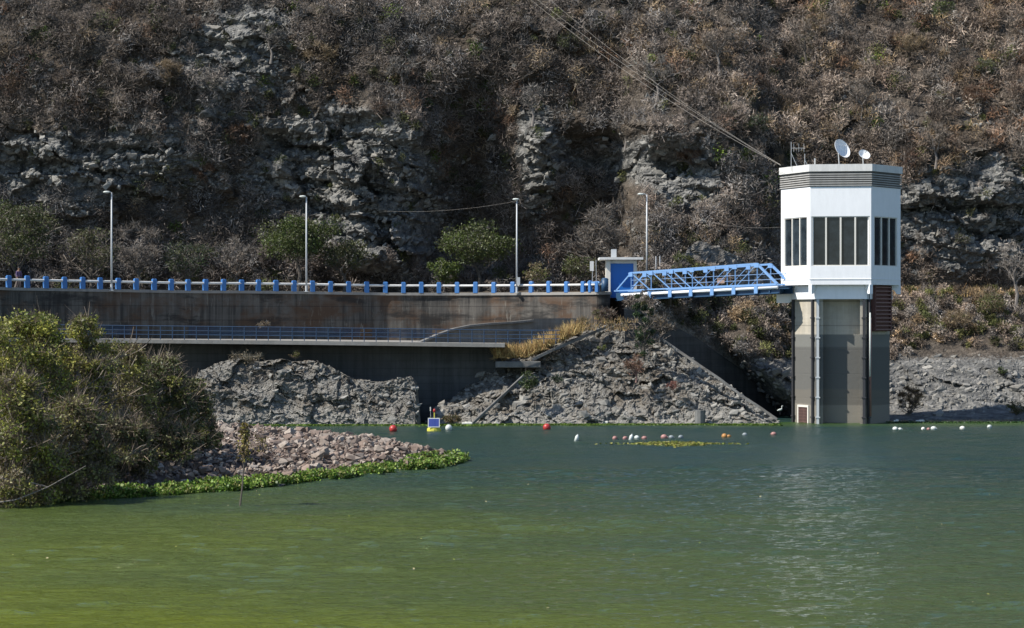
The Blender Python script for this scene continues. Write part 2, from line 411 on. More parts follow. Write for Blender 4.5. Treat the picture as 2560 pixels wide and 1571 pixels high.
# ================================================================== the land
def base_hill(X, Z):
    """depth of the hillside at (X, Z) without its rocky relief"""
    X = np.asarray(X, float); Z = np.asarray(Z, float)
    edge = 25.5 - 1.15 * np.clip(Z, -2, 11)
    back = 16.0 * (1 - sstep(edge - 3.5, edge, X))
    Ys = 190.0 + 5.0 * sstep(20, 27, X) * (1 - sstep(11, 24, Z)) + back + 0.02 * np.clip(X - 30, 0, 60)
    low = np.clip(Z, -3, 10.3) * 1.55 + 4.2 * sstep(0.05, 0.7, Z) * sstep(20, 27, X)
    bench = sstep(10.3, 10.9, Z) * 7.0
    up = np.clip(Z - 10.6, 0, 16) * 0.50 + np.clip(Z - 26.6, 0, 200) * 0.86
    # above the bench the cut for the road evens out again
    return Ys + low + bench + up - back * sstep(12, 40, Z)
def hpt(px, py, off=0.0):
    Y = 220.0
    for _ in range(25):
        X = (px - 1280) / F * Y; Z = EYE - (py - HZ) / F * Y
        Y = 0.6 * Y + 0.4 * float(base_hill(X, Z))
    return X, Z, Y
def rock_amount(X, Z, fine=True):
    # where bare rock shows: centres given by photo position on the slope
    r = np.zeros(np.broadcast(X, Z).shape)
    for px, py, rx, rz, a in ROCKS:
        cx, cz, cy = hpt(px, py)
        r = r + a * np.exp(-(((X - cx) / rx) ** 2 + ((Z - cz) / rz) ** 2))
    n = fbm(X / 9.0, Z / 6.0, 0, 4, 31)
    r = r + 0.62 * n + 0.05
    r = r + 0.9 * (1 - sstep(3.0, 6.5, Z + 1.5 * n)) * sstep(8, 14, X)
    return np.clip(r, 0, 1.2)
ROCKS = [(300, 250, 5, 3, 0.35), (130, 380, 6, 3, 0.30), (560, 210, 6, 3, 0.28), (800, 190, 5, 3, 0.22), (470, 450, 6, 2.5, 0.40), (920, 330, 4, 3, 0.40), (1000, 130, 5, 2, 0.22), (400, 560, 4, 2, 0.3), (840, 440, 8.5, 4.5, 0.95), (760, 370, 5, 2.5, 0.6), (950, 560, 4.5, 4.5, 0.9), (1000, 640, 3, 3, 0.6), (250, 470, 7, 3.5, 0.55), (60, 430, 5, 3, 0.5),
         (470, 330, 5, 4, 0.45), (400, 130, 6, 3, 0.5), (620, 60, 6, 3.5, 0.45), (1340, 380, 2.5, 6, 0.95), (1560, 400, 7, 2.5, 0.75), (1720, 460, 4, 3, 0.7),
         (2400, 590, 8.5, 5.0, 1.1), (2300, 500, 4, 1.5, 0.8), (2520, 540, 6, 3.5, 0.8), (1560, 590, 2.5, 1.5, 0.35), (1340, 480, 1.2, 3, 0.5), (1760, 620, 3, 1.2, 0.35)]
def hill_Y(X, Z):
    X = np.asarray(X, float); Z = np.asarray(Z, float)
    Y = base_hill(X, Z)
    rk = rock_amount(X, Z)
    up = sstep(10.8, 14.0, Z)                     # the bench stays smooth
    lo = 1 - sstep(9.0, 10.3, Z)
    k = up + lo * 0.45
    rel = ridged(X / 17.0 + 0.25 * Z / 17.0, Z / 15.0, 0, 3, 5) * 0.8 + fbm(X / 34.0, Z / 34.0, 0, 2, 8) * 1.8
    rel = rel + ridged(X / 5.2 + 0.12 * Z, Z / 5.6, 0, 4, 12) * (0.55 + 1.0 * rk)
    rel = rel + ridged(X / 2.4, Z / 1.5, 0, 5, 20, 0.58) * (0.20 + 0.40 * rk)
    # ledges in the rock beds
    zz = Z + 0.16 * X + 1.2 * fbm(X / 6, Z / 6, 0, 3, 40)
    st = zz / 2.3; fr = st - np.floor(st)
    rel = rel + rk * (sstep(0.0, 0.2, fr) - fr) * 0.95
    wx_ = X + 0.8 * fbm(X / 3, Z / 3, 0, 2, 41); wz_ = Z + 0.8 * fbm(X / 3, Z / 3, 0, 2, 42) + 0.15 * X
    rel = rel + (0.25 + rk) * (1.35 * blocks(wx_ / 4.2, wz_ / 2.6, 0, 43) + 0.42 * blocks(wx_ / 1.6, wz_ / 0.9, 0, 53) + 0.17 * blocks(wx_ / 0.55, wz_ / 0.45, 0, 63))
    Y = Y - k * rel
    # authored shapes: dark gully, buttress to the left of it, overhang, grey knob
    gx, gz, gy = hpt(1165, 520)
    Y = Y + up * 3.6 * gauss(X, gx + 0.10 * (Z - gz), 3.4) * (1 - sstep(gz + 8, gz + 15, Z)) * sstep(11, 15, Z)
    bx, bz, _ = hpt(1015, 500)
    Y = Y - up * 2.8 * sstep(bx - 11, bx, X) * (1 - sstep(bx + 0.8, bx + 3.0, X)) * (1 - sstep(bz + 6, bz + 11, Z))
    kx, kz, _ = hpt(1350, 380)
    Y = Y - up * 2.2 * gauss(X, kx, 2.2) * gauss(Z, kz, 3.6)
    ox, oz, _ = hpt(1600, 425)
    ledge = np.exp(-((X - ox) / 6.5) ** 4)
    Y = Y + up * ledge * 4.2 * gauss(Z, oz + 0.6 - 0.20 * (X - ox), 2.2) - up * ledge * 1.6 * gauss(Z, oz + 3.6 - 0.20 * (X - ox), 1.4)
    o2, z2, _ = hpt(2390, 525)
    Y = Y + up * 1.8 * np.exp(-((X - o2) / 4.5) ** 4) * gauss(Z, z2, 0.6)
    o3, z3, _ = hpt(820, 340)
    Y = Y + up * 2.6 * np.exp(-((X - o3) / 6.0) ** 4) * gauss(Z, z3 + 0.1 * (X - o3), 1.2)
    return Y
def grid_faces(nr, nc):
    i = np.arange(nr - 1)[:, None] * nc + np.arange(nc - 1)[None, :]
    i = i.ravel(); return np.stack([i, i + 1, i + nc + 1, i + nc], 1)
xs = np.concatenate([np.arange(-420, -66, 6.0), np.arange(-66, 74, 0.16), np.arange(74, 430, 6.0)])
zs = np.concatenate([np.arange(-2, 50, 0.15), np.arange(50, 80, 2.0)])
XX, ZZ = np.meshgrid(xs, zs)
YY = hill_Y(XX, ZZ)
RK = rock_amount(XX, ZZ)
# jitter the sheet so that it does not read as a height field
jx = XX + 0.35 * fbm(XX / 1.2, ZZ / 1.2, 3, 3, 60) * (np.abs(XX) < 80)
jz = ZZ + 0.30 * fbm(XX / 1.2, ZZ / 1.2, 9, 3, 70) * sstep(11.5, 13, ZZ)
V = np.stack([jx, YY, jz], -1).reshape(-1, 3)
hill = new_mesh('hillside', V, grid_faces(len(zs), len(xs)), M['hill'], smooth=False, attr={'rock': RK})
tag(hill, kind='structure')
del XX, ZZ, YY, RK, jx, jz, V

# ------------------------------------------------------------------ water
# the patch of lake before the dam carries modelled wavelets, flat sheets go on round it
wvx = np.arange(-34, 50.01, 0.20); wvy = np.concatenate([np.arange(58, 120, 0.085), np.arange(120, 206.01, 0.13)])
Xg, Yg = np.meshgrid(wvx, wvy)
gust = np.clip(0.75 + 0.55 * fbm(Xg / 14, Yg / 9, 0, 3, 301), 0.25, 1.5)
calm = 1 - 0.45 * sstep(129.0, 131.5, Yg + 2.0 * vn3(Xg / 9, 0, 0, 302))
Hw = 0.10 * fbm(Xg * 0.38, Yg * 0.95, 0, 2, 303) + 0.030 * ridged(Xg * 0.75 + 0.3 * vn3(Xg / 3, Yg / 3, 0, 309), Yg * 2.1, 0, 2, 305) + 0.034 * vn3(Xg * 1.1, Yg * 3.4, 0, 307) + 0.017 * vn3(Xg * 2.2, Yg * 5.4, 0, 308)
Hw = Hw + 0.34 * np.clip(fbm(Xg * 0.42, Yg * 1.5, 0, 3, 311) - 0.30, 0, 1) * sstep(-0.1, 0.5, vn3(Xg / 7, Yg / 6, 0, 312) + 0.25)
edge = sstep(58, 60, Yg) * sstep(-34, -32, Xg) * (1 - sstep(48, 50, Xg)) * (1 - sstep(200, 206, Yg))
Hw = Hw * gust * calm * edge
nV = len(wvx) * len(wvy); Vw = np.stack([Xg, Yg, Hw], -1).reshape(-1, 3)
Fw = [grid_faces(len(wvy), len(wvx))]; Vx = [Vw]; o_ = nV
x0_, x1_, y0_, y1_ = wvx[0], wvx[-1], wvy[0], wvy[-1]
for ax_, ay_, bx2, by2 in ((-2500, -1500, x0_, 600), (x1_, -1500, 2500, 600), (x0_, -1500, x1_, y0_), (x0_, y1_, x1_, 600)):
    Vx.append(np.array([(ax_, ay_, 0), (bx2, ay_, 0), (bx2, by2, 0), (ax_, by2, 0)], float)); Fw.append(np.array([[o_, o_ + 1, o_ + 2, o_ + 3]])); o_ += 4
tag(new_mesh('water', np.concatenate(Vx), np.concatenate(Fw), M['water'], smooth=True), kind='structure')
tag(new_mesh('lake_bed', [(-2500, -1500, -6), (2500, -1500, -6), (2500, 600, -6), (-2500, 600, -6)], [(0, 1, 2, 3)], M['rock']), kind='structure')

def rock_mass(name, tops, Yf, run, back, mat, amp=1.0, seed=0, nx=0.065, drop=True, below=1.0, kx=1.0):
    """rock body swept along x: front face rising to a top line, flat top, back face. tops: (px, py of the top line, optional extra depth)"""
    T = [tuple(t) + (0,) * (3 - len(t)) for t in tops]
    pxs = np.array([t[0] for t in T], float)
    dep = np.array([t[2] for t in T], float)
    Ytop = Yf + run + dep
    zt = EYE - (np.array([t[1] for t in T]) - HZ) / F * Ytop
    Xt = (pxs - 1280) / F * Ytop
    n = int((Xt[-1] - Xt[0]) / nx) + 2
    X = np.linspace(Xt[0], Xt[-1], n); Zt = np.interp(X, Xt, zt); D = np.interp(X, Xt, dep)
    vf = np.linspace(0, 1, 150); vb = np.linspace(0, 1, 26)[1:]; vd = np.linspace(0, 1, 24)[1:]
    rows = []
    for v in vf: rows.append((X, Yf + D * v + run * v ** 1.15 * (0.55 + 0.45 * np.clip(Zt / 8, 0, 1)) - 0 * X, -below + (Zt + below) * v))
    ytop = rows[-1][1]
    for v in vb: rows.append((X, ytop + back * v, Zt - 0.15 * v))
    for v in vd: rows.append((X, ytop + back + 1.6 * v, Zt - 0.15 - (Zt + below) * v))
    P = np.array([np.stack(np.broadcast_arrays(a, b, c), -1) for a, b, c in rows])
    x, y, z = P[..., 0], P[..., 1], P[..., 2]
    taper = sstep(0, 0.12, (x - x.min()) / (x.max() - x.min()) * 1.0 + 0.04) * 1.0
    qx = x + 0.35 * fbm(x / 1.3, y / 1.3, z / 1.3, 3, seed + 71); qz = z + 0.35 * fbm(x / 1.3, y / 1.3, z / 1.3, 3, seed + 72) + 0.25 * x
    dy = ridged(x / 4.5, y / 4.5, z / 3.6, 2, seed) * 0.75 * amp + fbm(x / 0.30, y / 0.30, z / 0.22, 3, seed + 9) * 0.10 * amp
    dy = dy + amp * (0.70 * blocks(qx / 2.6, y / 2.6, qz / 1.6, seed + 31) + 0.25 * blocks(qx / 0.95, y / 0.95, qz / 0.55, seed + 41) + 0.13 * blocks(qx / 0.42, y / 0.42, qz / 0.27, seed + 51))
    dz = amp * (0.20 * blocks(x / 0.8, y / 0.8, 0.5, seed + 61) + 0.12 * fbm(x / 0.3, y / 0.3, 0.5, 2, seed + 62)) * sstep(-0.5, 1.2, z)
    dx = fbm(x / 0.4, y / 0.4, z / 0.4, 3, seed + 21) * 0.14 * amp
    P = np.stack([x + dx, y - dy, z + dz], -1)
    o = new_mesh(name, P.reshape(-1, 3), grid_faces(P.shape[0], P.shape[1]), mat, smooth=False)
    return o, P
# rock below the lower gallery, to the left of the headland
oc, PO = rock_mass('rock_outcrop', [(430, 1040), (475, 985), (492, 945), (520, 918), (560, 905), (605, 897), (650, 903), (700, 900), (745, 905), (790, 903), (815, 912), (845, 930), (880, 948), (905, 952),
                                    (950, 955), (985, 950), (1030, 944), (1040, 958), (1046, 1000), (1052, 1062)], 184.6, 3.4, 2.2, M['rock'], 0.9, 100)
tag(oc, kind='structure')
hd, PH = rock_mass('headland', [(1062, 1068), (1090, 1018, .5), (1130, 1000, 1), (1165, 965, 2), (1195, 925, 3), (1235, 908, 3), (1275, 905, 3), (1320, 897, 3), (1355, 868, 3), (1400, 850, 3), (1450, 829, 3.5), (1500, 814, 4),
                                (1560, 810, 4), (1600, 822, 4), (1650, 852, 3.5), (1700, 886, 3), (1745, 918, 2.5), (1800, 955, 2), (1857, 998, 1.2), (1900, 1026, .6), (1940, 1055, 0), (1955, 1074, 0)], 186.4, 5.4, 2.6, M['rock'], 1.0, 200)
tag(hd, kind='structure')

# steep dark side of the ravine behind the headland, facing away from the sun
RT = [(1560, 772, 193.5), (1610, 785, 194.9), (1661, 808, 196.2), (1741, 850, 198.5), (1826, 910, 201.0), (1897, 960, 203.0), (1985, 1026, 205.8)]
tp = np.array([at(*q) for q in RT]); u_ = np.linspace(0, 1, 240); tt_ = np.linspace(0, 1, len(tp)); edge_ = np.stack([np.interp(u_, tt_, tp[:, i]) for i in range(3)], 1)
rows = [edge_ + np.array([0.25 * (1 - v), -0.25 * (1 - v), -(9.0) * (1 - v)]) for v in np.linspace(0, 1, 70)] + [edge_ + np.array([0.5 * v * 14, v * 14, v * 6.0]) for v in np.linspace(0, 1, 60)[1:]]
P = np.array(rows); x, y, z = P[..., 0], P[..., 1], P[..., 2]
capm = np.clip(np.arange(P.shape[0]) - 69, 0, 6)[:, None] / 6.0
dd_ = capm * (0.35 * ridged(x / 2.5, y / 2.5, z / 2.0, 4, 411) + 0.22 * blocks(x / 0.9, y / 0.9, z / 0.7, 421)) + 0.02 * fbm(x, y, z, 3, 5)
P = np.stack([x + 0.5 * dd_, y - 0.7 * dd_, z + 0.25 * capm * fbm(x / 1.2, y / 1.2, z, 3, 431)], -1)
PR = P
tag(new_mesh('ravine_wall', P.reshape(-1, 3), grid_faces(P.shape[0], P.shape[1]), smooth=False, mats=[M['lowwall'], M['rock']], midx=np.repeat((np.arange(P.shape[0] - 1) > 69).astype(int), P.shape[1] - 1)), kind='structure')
lb = MB(); kp = [at(1640, 838, 190.8), at(1700, 880, 190.0), at(1745, 911, 189.2), at(1800, 948, 188.6), at(1855, 990, 188.0), at(1900, 1019, 187.4), at(1943, 1049, 186.9)]
for a_, b_ in zip(kp[:-1], kp[1:]): lb.bar(a_, b_, 0.22, 0.16)
o = lb.build('concrete_edge', M['greyconc']); tag(o, 'thin pale concrete edging running down the headland beside the dark ravine', 'kerb')

# ------------------------------------------------------------------ the spit of rubble
frontX = np.array([-90, -40, -22, -17.2, -13.0, -9.9, -7.2, -3.9, -2.2, 20]); frontY = np.array([88, 97, 105, 109.5, 114.6, 121, 125.5, 131, 139.0, 139.5])
backX = np.array([-90, -40, -24, -17.5, -12.5, -9.0, -6.5, -4.2, -2.2, 20]); backY = np.array([178, 174, 170, 165, 160, 156, 151, 146, 140.0, 139.6])
def spit_h(X, Y):
    yf = np.interp(X, frontX, frontY); yb = np.interp(X, backX, backY)
    d1 = Y - yf - 1.2; d2 = yb - Y
    H = np.interp(X, [-60, -30, -18, -8, -5, -2.5], [2.2, 1.8, 1.05, 0.72, 0.5, 0.08])
    h = H * np.minimum(sstep(-1, 15, d1) * 1.15 - 0.06, sstep(-0.5, 8, d2) * 1.15 - 0.08)
    return np.clip(h, -1.0, 9) + 0.10 * fbm(X / 1.5, Y / 1.5, 0, 3, 77)
sx_ = np.arange(-90, -1.5, 0.35); sy_ = np.arange(86, 182, 0.35)
Xg, Yg = np.meshgrid(sx_, sy_)
tag(new_mesh('shore_ground', np.stack([Xg, Yg, spit_h(Xg, Yg) - 0.12], -1).reshape(-1, 3), grid_faces(len(sy_), len(sx_)),
             rock_mat('reddish_bank_soil', (0.05, 0.035, 0.03), (0.12, 0.085, 0.07), (0.22, 0.165, 0.14), (0.11, 0.075, 0.055), 1.2, 0.12), smooth=True), kind='structure')

# angular stones
def stone(seed):
    r = np.random.default_rng(seed)
    import bmesh
    bm = bmesh.new(); pts = r.normal(size=(11, 3)); pts /= np.linalg.norm(pts, axis=1)[:, None]; pts *= r.uniform(0.75, 1.1, (11, 1)); pts *= np.array([1.0, r.uniform(0.6, 0.9), r.uniform(0.45, 0.75)])
    for p in pts: bm.verts.new(p)
    bmesh.ops.convex_hull(bm, input=bm.verts)
    bmesh.ops.delete(bm, geom=[v for v in bm.verts if not v.link_faces], context='VERTS')
    bmesh.ops.triangulate(bm, faces=bm.faces[:]); bm.verts.index_update()
    V = np.array([v.co[:] for v in bm.verts]); Fs = np.array([[v.index for v in f.verts] for f in bm.faces]); bm.free(); return V, Fs
STONES = [stone(900 + i) for i in range(12)]
def frag(seed):
    """blocky fragment: a box with broken corners"""
    r = np.random.default_rng(seed); import bmesh
    bm = bmesh.new(); c = np.array([(x, y, z) for x in (-1, 1) for y in (-1, 1) for z in (-1, 1)], float)
    c = c * r.uniform(0.45, 1.0, (8, 3)); c[:, 0] += 0.35 * c[:, 2] * r.uniform(-1, 1)
    for p in c: bm.verts.new(p)
    bm.verts.new((0, -r.uniform(0.9, 1.2), r.uniform(-.3, .3)))
    bmesh.ops.convex_hull(bm, input=bm.verts); bmesh.ops.delete(bm, geom=[v for v in bm.verts if not v.link_faces], context='VERTS')
    bmesh.ops.triangulate(bm, faces=bm.faces[:]); bm.verts.index_update()
    V = np.array([v.co[:] for v in bm.verts]); Fs = np.array([[v.index for v in f.verts] for f in bm.faces]); bm.free(); return V, Fs
FRAGS = [frag(700 + i) for i in range(16)]
def rot_small(r, a):
    t = r.normal(size=3) * a; c, s_ = np.cos(t), np.sin(t)
    return np.array([[1, 0, 0], [0, c[0], -s_[0]], [0, s_[0], c[0]]]) @ np.array([[c[1], 0, s_[1]], [0, 1, 0], [-s_[1], 0, c[1]]]) @ np.array([[c[2], -s_[2], 0], [s_[2], c[2], 0], [0, 0, 1]])
def rotm(r):
    q = r.normal(size=4); q /= np.linalg.norm(q); w, x, y, z = q
    return np.array([[1 - 2 * (y * y + z * z), 2 * (x * y - z * w), 2 * (x * z + y * w)], [2 * (x * y + z * w), 1 - 2 * (x * x + z * z), 2 * (y * z - x * w)], [2 * (x * z - y * w), 2 * (y * z + x * w), 1 - 2 * (x * x + y * y)]])
SC = np.array([(0.235, 0.180, 0.148), (0.285, 0.235, 0.195), (0.185, 0.138, 0.112), (0.34, 0.29, 0.245), (0.14, 0.112, 0.094)])
rs = np.random.default_rng(4)
cand = []
while len(cand) < 10500:
    X = rs.uniform(-34, -2.4, 4000); Y = rs.uniform(104, 166, 4000)
    yf = np.interp(X, frontX, frontY); yb = np.interp(X, backX, backY)
    edge = np.interp(X, [-34, -17, -10, -6, -4, -2.3], [1.5, 2.0, 3.2, 4.0, 5.0, 3.0]) + 1.2 * vn3(X / 2.0, 0, 0, 3)
    dens = np.interp(Y, [104, 125, 166], [1.0, 0.9, 0.45])
    ok = (Y > yf + edge) & (Y < yb - 0.3) & (rs.uniform(size=4000) < dens)
    for x, y in zip(X[ok], Y[ok]): cand.append((x, y, float(np.clip(rs.lognormal(-1.80, 0.42), 0.08, 0.45))))
cand = cand[:10500]
cand = np.array(cand); zc = spit_h(cand[:, 0], cand[:, 1])
big = np.argsort(-(cand[:, 2] / cand[:, 1]) * (cand[:, 0] > -27))[:290]
isbig = np.zeros(len(cand), bool); isbig[big] = True
VV = []; FF = []; CC = []; off = 0
for i in np.where(~isbig)[0]:
    V, Fs = STONES[i % 12]; P = V @ rotm(rs).T * cand[i, 2] * np.array([1, 1, 0.85]) + np.array([cand[i, 0], cand[i, 1], zc[i] + 0.25 * cand[i, 2]])
    VV.append(P); FF.append(Fs + off); off += len(V)
    CC.append(np.tile(SC[rs.integers(5)] * rs.uniform(0.75, 1.15), (len(V), 1)))
tag(new_mesh('rubble', np.concatenate(VV), np.concatenate(FF), M['rubble'], col=np.concatenate(CC)), kind='stuff')
GC = np.array([(0.20, 0.195, 0.185), (0.27, 0.265, 0.25), (0.34, 0.33, 0.31), (0.145, 0.142, 0.135), (0.25, 0.225, 0.19), (0.40, 0.39, 0.365)])
BED = rot_small(np.random.default_rng(2), 0.0) @ np.array([[math.cos(.3), 0, -math.sin(.3)], [0, 1, 0], [math.sin(.3), 0, math.cos(.3)]])
def scatter_stones(name, P, sz, flat=0.8, seed=1, dark=1.0, out=None):
    """angular blocks half sunk into a rock face"""
    r = np.random.default_rng(seed); VV = []; FF = []; CC = []; off = 0
    for i in range(len(P)):
        V, Fs = FRAGS[i % 16]; VV.append((V * np.array([r.uniform(0.8, 1.9), 0.7, flat * r.uniform(0.55, 1.1)])) @ (rot_small(r, 0.38) @ BED).T * sz[i] + P[i] + np.array([0, 0.42 * sz[i], 0])); FF.append(Fs + off); off += len(V)
        CC.append(np.tile((GC[r.integers(6)] * 0.35 + 0.65 * GC[1]) * r.uniform(0.78, 1.08) * dark * np.array([1.0, 0.985, 0.95]), (len(V), 1)))
    o = new_mesh(name, np.concatenate(VV), np.concatenate(FF), M['rubble'], col=np.concatenate(CC)); tag(o, kind='stuff'); return o
rq = np.random.default_rng(71)
def pick_pts(P, n, rows):
    Q = P[rows[0]:rows[1]].reshape(-1, 3); k = rq.integers(len(Q), size=n * 2); Q = Q[k]; Q = Q[Q[:, 2] > -0.2][:n]; return Q + rq.normal(size=Q.shape) * 0.03
Q = pick_pts(PO, 500, (12, 150)); scatter_stones('outcrop_stones', Q, np.clip(rq.lognormal(-2.15, 0.45, len(Q)), 0.05, 0.34), 0.9, 2, 0.9)
Q = pick_pts(PH, 1500, (12, 165)); scatter_stones('headland_stones', Q, np.clip(rq.lognormal(-2.15, 0.48, len(Q)), 0.05, 0.42), 0.9, 3, 0.95)
nq = 42000; X = rq.uniform(-62, 70, nq); Z = rq.uniform(0.2, 44, nq); kx = X > 12
RKq = rock_amount(X, Z); nn = fbm(X / 2.2, Z / 1.8, 0, 3, 88); ok = (RKq + 0.30 * nn + rq.uniform(-0.18, 0.18, nq) > 0.50) & ((Z > 11.5) | kx)
ok |= (rq.uniform(size=nq) < 0.03) & (Z > 11.5)
X, Z = X[ok], Z[ok]; Q = np.stack([X, hill_Y(X, Z), Z], 1)
scatter_stones('cliff_stones', Q, np.clip(rq.lognormal(-1.95, 0.5, len(Q)), 0.07, 0.5), 0.9, 4, 0.9)
smesh = []
for k in range(12):
    for c in range(3):
        V, Fs = STONES[k]; o = None
        me = bpy.data.meshes.new('rubble_rock'); me.from_pydata([tuple(map(float, v)) for v in V], [], [tuple(map(int, f)) for f in Fs]); me.update()
        a = me.color_attributes.new('Col', 'FLOAT_COLOR', 'POINT'); cc = np.ones((len(V), 4), np.float32); cc[:, :3] = SC[(k + c * 2) % 5] * (0.9 + 0.12 * c); a.data.foreach_set('color', cc.ravel())
        me.materials.append(M['rubble']); smesh.append(me)
for n_, i in enumerate(big):
    o = bpy.data.objects.new('rubble_rock', smesh[n_ % 36]); COL.objects.link(o)
    s = float(cand[i, 2]) * 1.1
    o.location = (float(cand[i, 0]), float(cand[i, 1]), float(zc[i]) + 0.35 * s); o.scale = (s, s, s * 0.9)
    o.rotation_euler = (rs.uniform(-0.5, 0.5), rs.uniform(-0.5, 0.5), rs.uniform(0, 6.28))
    hue = ('dusty pink', 'pale buff', 'dark reddish', 'whitish', 'dull brown')[(n_ % 36 // 3 + n_ % 3 * 2) % 5]; px_ = 1280 + F * cand[i, 0] / cand[i, 1]; dep_ = cand[i, 1] - np.interp(cand[i, 0], frontX, frontY)
    where = ('close to the leafy thicket' if px_ < 540 else 'near the drowned sapling' if px_ < 700 else 'in the middle of the heap' if px_ < 880 else 'towards the plant fringed tip')
    row_ = 'low by the green plants' if dep_ < 6 else 'halfway up' if dep_ < 14 else 'high at the back'
    tag(o, f'{hue} rubble rock {where}, {row_}', 'rock', 'larger rocks of the rubble heap')

# ================================================================== the dam
wall_px = np.array([-420, -100, 20, 250, 470, 600, 750, 960, 1130, 1230, 1330, 1430, 1480, 1505], float)
wall_Y = np.array([176, 183, 186, 191, 196, 199, 201.5, 203.8, 204.3, 203.6, 202.0, 199.5, 198.0, 197.5])
rail_dy = np.array([134, 115, 109, 104.5, 100, 99.3, 97.3, 93.5, 93.0, 93.5, 94.3, 95.2, 96, 97])
def wall_at(px):
    Y = float(np.interp(px, wall_px, wall_Y)); return (px - 1280) / F * Y, Y, EYE + float(np.interp(px, wall_px, rail_dy)) / F * Y
RAILH = 0.86
wpts = [wall_at(p) for p in np.linspace(-420, 1492, 110)]
# wall body with a coping that stands a little proud
mb = MB()
def strip(mb, pts, z0f, z1f, th, out=0.0, close_end=True):
    n = len(pts); nor = []
    for i in range(n):
        a = np.array(pts[max(i - 1, 0)][:2]); b = np.array(pts[min(i + 1, n - 1)][:2]); d = (b - a) / np.linalg.norm(b - a); nor.append(np.array((d[1], -d[0])))
    V = []; Fs = []
    for p, m_ in zip(pts, nor):
        f = np.array(p[:2]) + m_ * out; k = f - m_ * th
        V += [(f[0], f[1], z0f(p)), (f[0], f[1], z1f(p)), (k[0], k[1], z1f(p)), (k[0], k[1], z0f(p))]
    for i in range(n - 1):
        a = 4 * i; b = a + 4; Fs += [(a, b, b + 1, a + 1), (a + 1, b + 1, b + 2, a + 2), (a + 2, b + 2, b + 3, a + 3), (a + 3, b + 3, b, a)]
    Fs += [(0, 1, 2, 3), (4 * n - 1, 4 * n - 2, 4 * n - 3, 4 * n - 4)]
    mb.add(V, Fs)
top = lambda p: p[2] - RAILH
# rounded end of the wall
x0, y0, zr = wpts[-1]
endp = [(x0 + 1.15 * math.sin(t), y0 + 1.15 * (1 - math.cos(t)), zr) for t in np.linspace(0.15, 1.50, 8)]
endp += [(endp[-1][0] + 0.02 * k, endp[-1][1] + 1.6 * k, zr) for k in range(1, 6)]
strip(mb, wpts + endp, lambda p: -1.0, lambda p: top(p) - 0.24, 2.0)
dam = empty('dam_wall', (0, 200, 0)); tag(dam, 'curved brown stained concrete wall of the dam under the blue posts', 'wall')
def under(parent, o):
    o.parent = parent; o.location = -Vector(parent.location) if parent.rotation_euler.z == 0 else o.location
    return o
under(dam, mb.build('wall', M['damwall']))
mb = MB(); strip(mb, wpts + endp, lambda p: top(p) - 0.237, lambda p: top(p) - 0.003, 2.3, 0.12)
under(dam, mb.build('coping', M['deck']))
mb = MB()
rp = [(p[0], p[1] + 0.3, p[2]) for p in wpts]
V = []; Fs = []
for p in rp: V += [(p[0], p[1] + 1.7, top(p) - 0.1), (p[0], p[1] + 26, top(p) - 0.1)]
for i in range(len(rp) - 1): Fs.append((2 * i, 2 * i + 2, 2 * i + 3, 2 * i + 1))
b0 = len(V); V += [(x0, y0 + 2, zr - RAILH - 0.11), (x0 + 1.3, y0 + 2, zr - RAILH - 0.11), (x0 + 3.2, y0 + 26, zr - RAILH - 0.11), (x0, y0 + 26, zr - RAILH - 0.11)]
Fs.append((b0, b0 + 1, b0 + 2, b0 + 3))
mb.add(V, Fs)
tag(mb.build('road', M['road']), kind='structure')

# parapet railing: white pipe through blue posts
post_px = [22, 68, 115, 161, 206.5, 250.5, 295.5, 340.5, 385, 428, 470, 513.5, 558.5, 604, 646, 690, 735.5, 781.5, 826, 871.5, 917, 963.5, 1008.5, 1053, 1097.5, 1143, 1189, 1235, 1282, 1328, 1373, 1417, 1458]
rail = empty('parapet_railing', at(700, 740, 200)); tag(rail, 'railing of blue posts joined by one thick white pipe along the dam crest', 'railing')
mb = MB(); mb.tube([(x, y - 0.02, z - 0.27) for x, y, z in [wall_at(p) for p in np.linspace(-420, 1512, 70)]], 0.10, 10)
o = mb.build('pipe', M['cap'], smooth=True); under(rail, o)
rpj = np.random.default_rng(5)
def post(px, w=0.38, d=0.30, h=RAILH + 0.05):
    x, y, z = wall_at(px); x2, y2, _ = wall_at(px + 5); ang = math.atan2(y2 - y, x2 - x)
    m = MB(); m.box((0, 0, h / 2 - 0.05), (w, d, h), 0); m.box((0, 0, h - 0.03), (w * 0.8, d * 0.8, 0.06), 0)
    o = m.build('post', M['blue'], bevel=0.03); o.parent = rail
    o.location = Vector((x, y, z - RAILH)) - rail.location; o.rotation_euler = (rpj.normal() * 0.012, rpj.normal() * 0.015, ang + rpj.normal() * 0.03); o.scale = (1 + rpj.normal() * 0.03, 1, 1 + rpj.normal() * 0.02); return o
for p in post_px: post(p)
for p, w in ((1476, 0.28), (1493, 0.28)): post(p, w)
mb = MB(); a = Vector(wall_at(1470)); b = Vector(wall_at(1500))
mb.bar(a + Vector((0, -0.02, -0.10)), b + Vector((0, -0.02, -0.10)), 0.22, 0.16); under(rail, mb.build('cross_bar', M['ltblue']))
x, y, z = wall_at(1512); mb = MB(); mb.tube([(x, y - .2, z - RAILH), (x, y - .2, z + 0.12)], 0.30, 10); mb.ball((x, y - .2, z + 0.12), 0.30, 10, 6, (1, 1, 0.5))
under(rail, mb.build('end_bollard', M['teal'], smooth=True))

